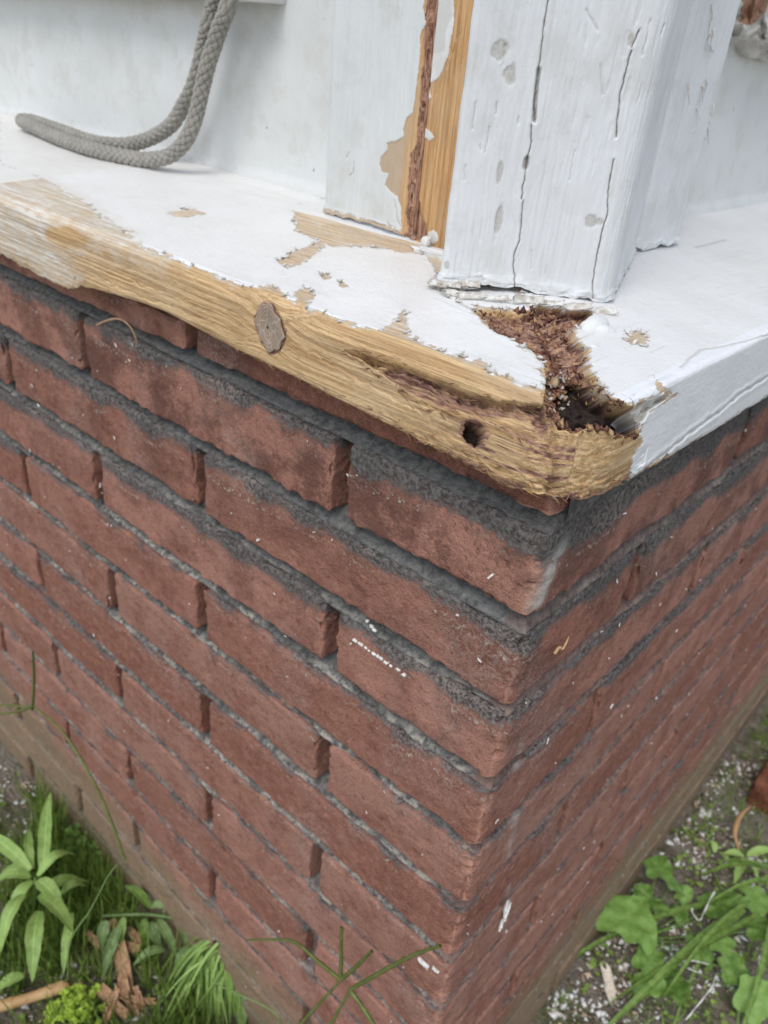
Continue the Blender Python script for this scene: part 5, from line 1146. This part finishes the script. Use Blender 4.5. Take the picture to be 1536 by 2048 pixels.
# loose old brick half buried at the far right
VVb = [brick_patches(20, 125, 590, 800, -552, -505, 3, 'LRTACB')]
b_ = Bag()
lc = PG['loose']
for G_ in VVb[0]:
    p_ = G_.reshape(-1, 3).copy(); lo_ = np.array([20, 590, -552]) + 6; hi2 = np.array([125, 800, -505]) - 6; c_ = np.clip(p_, lo_, hi2); d_ = p_ - c_; L_ = np.linalg.norm(d_, axis=1) + 1e-9; p_ = c_ + d_ / L_[:, None] * np.minimum(L_, 6)[:, None]
    p_ += np.stack([1.6 * fbm(p_[:, 0] / 14, p_[:, 1] / 14, p_[:, 2] / 14, s_2, 3) for s_2 in (1, 2, 3)], 1); b_.add(p_, grid_faces(G_.shape[0], G_.shape[1]))
k = NT('old_dark_brick'); n = k.noise(k.pos(), 90, 5, .7); mdb = k.done(k.mix(k.step(n, .35, .65), (.10, .035, .02), (.20, .085, .05)), .95, k.bump(n, .8, .002), .15)
lb = b_.obj('loose_brick', mdb, None); lb.location = ((lc[0] - 22) * MM, (lc[1] - 640) * MM, -.004); tag(lb, 'dark red loose brick half sunk in the grit at the right edge', 'brick')

# paint chips and pebbles over the soil
def scatter_chips():
    b_ = Bag(); n = 0
    for i in range(6500):
        if i % 3 == 0: x = rr_.uniform(-720, -120); y = -abs(rr_.gauss(0, 120)) - 4
        else: x = abs(rr_.gauss(0, 90)) + 4; y = rr_.uniform(120, 980)
        if x < 0 and y > 0: continue
        if fbm(np.array([x / 60]), np.array([y / 60]), 0, 88, 2)[0] < -.28: continue
        s = rr_.choice([1.2, 1.6, 2.2, 3, 4]) * rr_.uniform(.6, 1.2); z = gz(x, y) + s * .25
        V, T = chip((x, y, z), s * .9, rr_.uniform(1, 2.2)); V[:, 2] = z + (V[:, 2] - z) * .6; b_.add(V, T=T, a=rr_.choice([.25, .4, .55, .75, .9, 1, 1, 1]))
    for c in PG['chips_px']:
        for q in range(5):
            x, y = c[0] + rr_.gauss(0, 4), c[1] + rr_.gauss(0, 4); V, T = chip((x, y, gz(x, y) + 2), rr_.uniform(2, 4), rr_.uniform(1, 2)); b_.add(V, T=T, a=1)
    return b_
k = NT('paint_chips'); t_ = k.attr('tint'); n_ = k.noise(k.pos(), 500, 3, .6)
M_CHIPS = k.done(k.mix(k.math('MULTIPLY', n_, .35), k.ramp(t_, [(0, (.08, .06, .05)), (.4, (.28, .22, .17)), (.7, (.55, .38, .24)), (.85, (.66, .58, .48)), (1, (.82, .81, .79))]), (.3, .25, .2)), .7, k.bump(n_, .3, .0006), .2)
ch_o = scatter_chips().obj('paint_chips', M_CHIPS, None, smooth=False); ch_o['kind'] = 'stuff'; tag(ch_o, 'white paint chips, wood crumbs and grit scattered over the soil by the wall', 'paint chips')

# grass and small ground cover: one mass
g_ = LBag()
def blade(x, y, L_, w_, lean, az, tint):
    z = gz(x, y); a = np.array([x, y, z - 1]); b = a + np.array([math.cos(az) * lean, math.sin(az) * lean, L_]); g_.leaf(a, b, w_, -L_ * .12, tint, 6, m=3, shape=lambda t: (1 - t) ** .6, twist=1.5)
for i in range(11000):
    x = rr_.uniform(-760, -130); y = -abs(rr_.gauss(0, 95)) - 6
    dens = fbm(np.array([x / 70]), np.array([y / 50]), 0, 301, 2)[0] + (.55 if x > -440 else -.25) + (.3 if y < -60 else 0)
    if dens < 0 or min(math.hypot(x - (s_a[0] + s_b[0]) / 2, y - (s_a[1] + s_b[1]) / 2) for s_a, s_b, _w in PG['shards']) < 13 or min(math.hypot(x - q_[0], y - q_[1]) for q_ in PG['stick']) < 13: continue
    if -330 < x < -225 and y < -25 and rr_.random() < .45: continue
    blade(x, y, rr_.uniform(14, 60), rr_.uniform(1.0, 3.0), rr_.uniform(4, 26), rr_.uniform(0, 6.28), rr_.random() * .5)
for i in range(3000):
    x = abs(rr_.gauss(0, 80)) + 8; y = rr_.uniform(150, 900)
    dens = fbm(np.array([x / 50]), np.array([y / 70]), 0, 302, 2)[0] + (.3 if x > 60 else -.15)
    if dens < 0: continue
    blade(x, y, rr_.uniform(5, 20), rr_.uniform(.8, 2.2), rr_.uniform(4, 18), rr_.uniform(0, 6.28), rr_.random() * .6)
for i in range(1500):                                             # tiny clover-like leaves
    if i % 2: x, y = rr_.uniform(-560, -150), -abs(rr_.gauss(0, 80)) - 8
    else: x, y = abs(rr_.gauss(0, 80)) + 10, rr_.uniform(170, 800)
    if fbm(np.array([x / 40]), np.array([y / 40]), 0, 303, 2)[0] < .12: continue
    z = gz(x, y) + rr_.uniform(1, 9)
    for q in range(3):
        az = rr_.uniform(0, 6.28); g_.leaf((x, y, z), (x + 4 * math.cos(az), y + 4 * math.sin(az), z + rr_.uniform(0, 1.5)), 3.2, .4, rr_.random(), 5, m=3)
go = g_.done('grass', M_GRASS); go['kind'] = 'stuff'; tag(go, 'short fine grass and creeping leaves growing in the soil along the wall', 'grass')
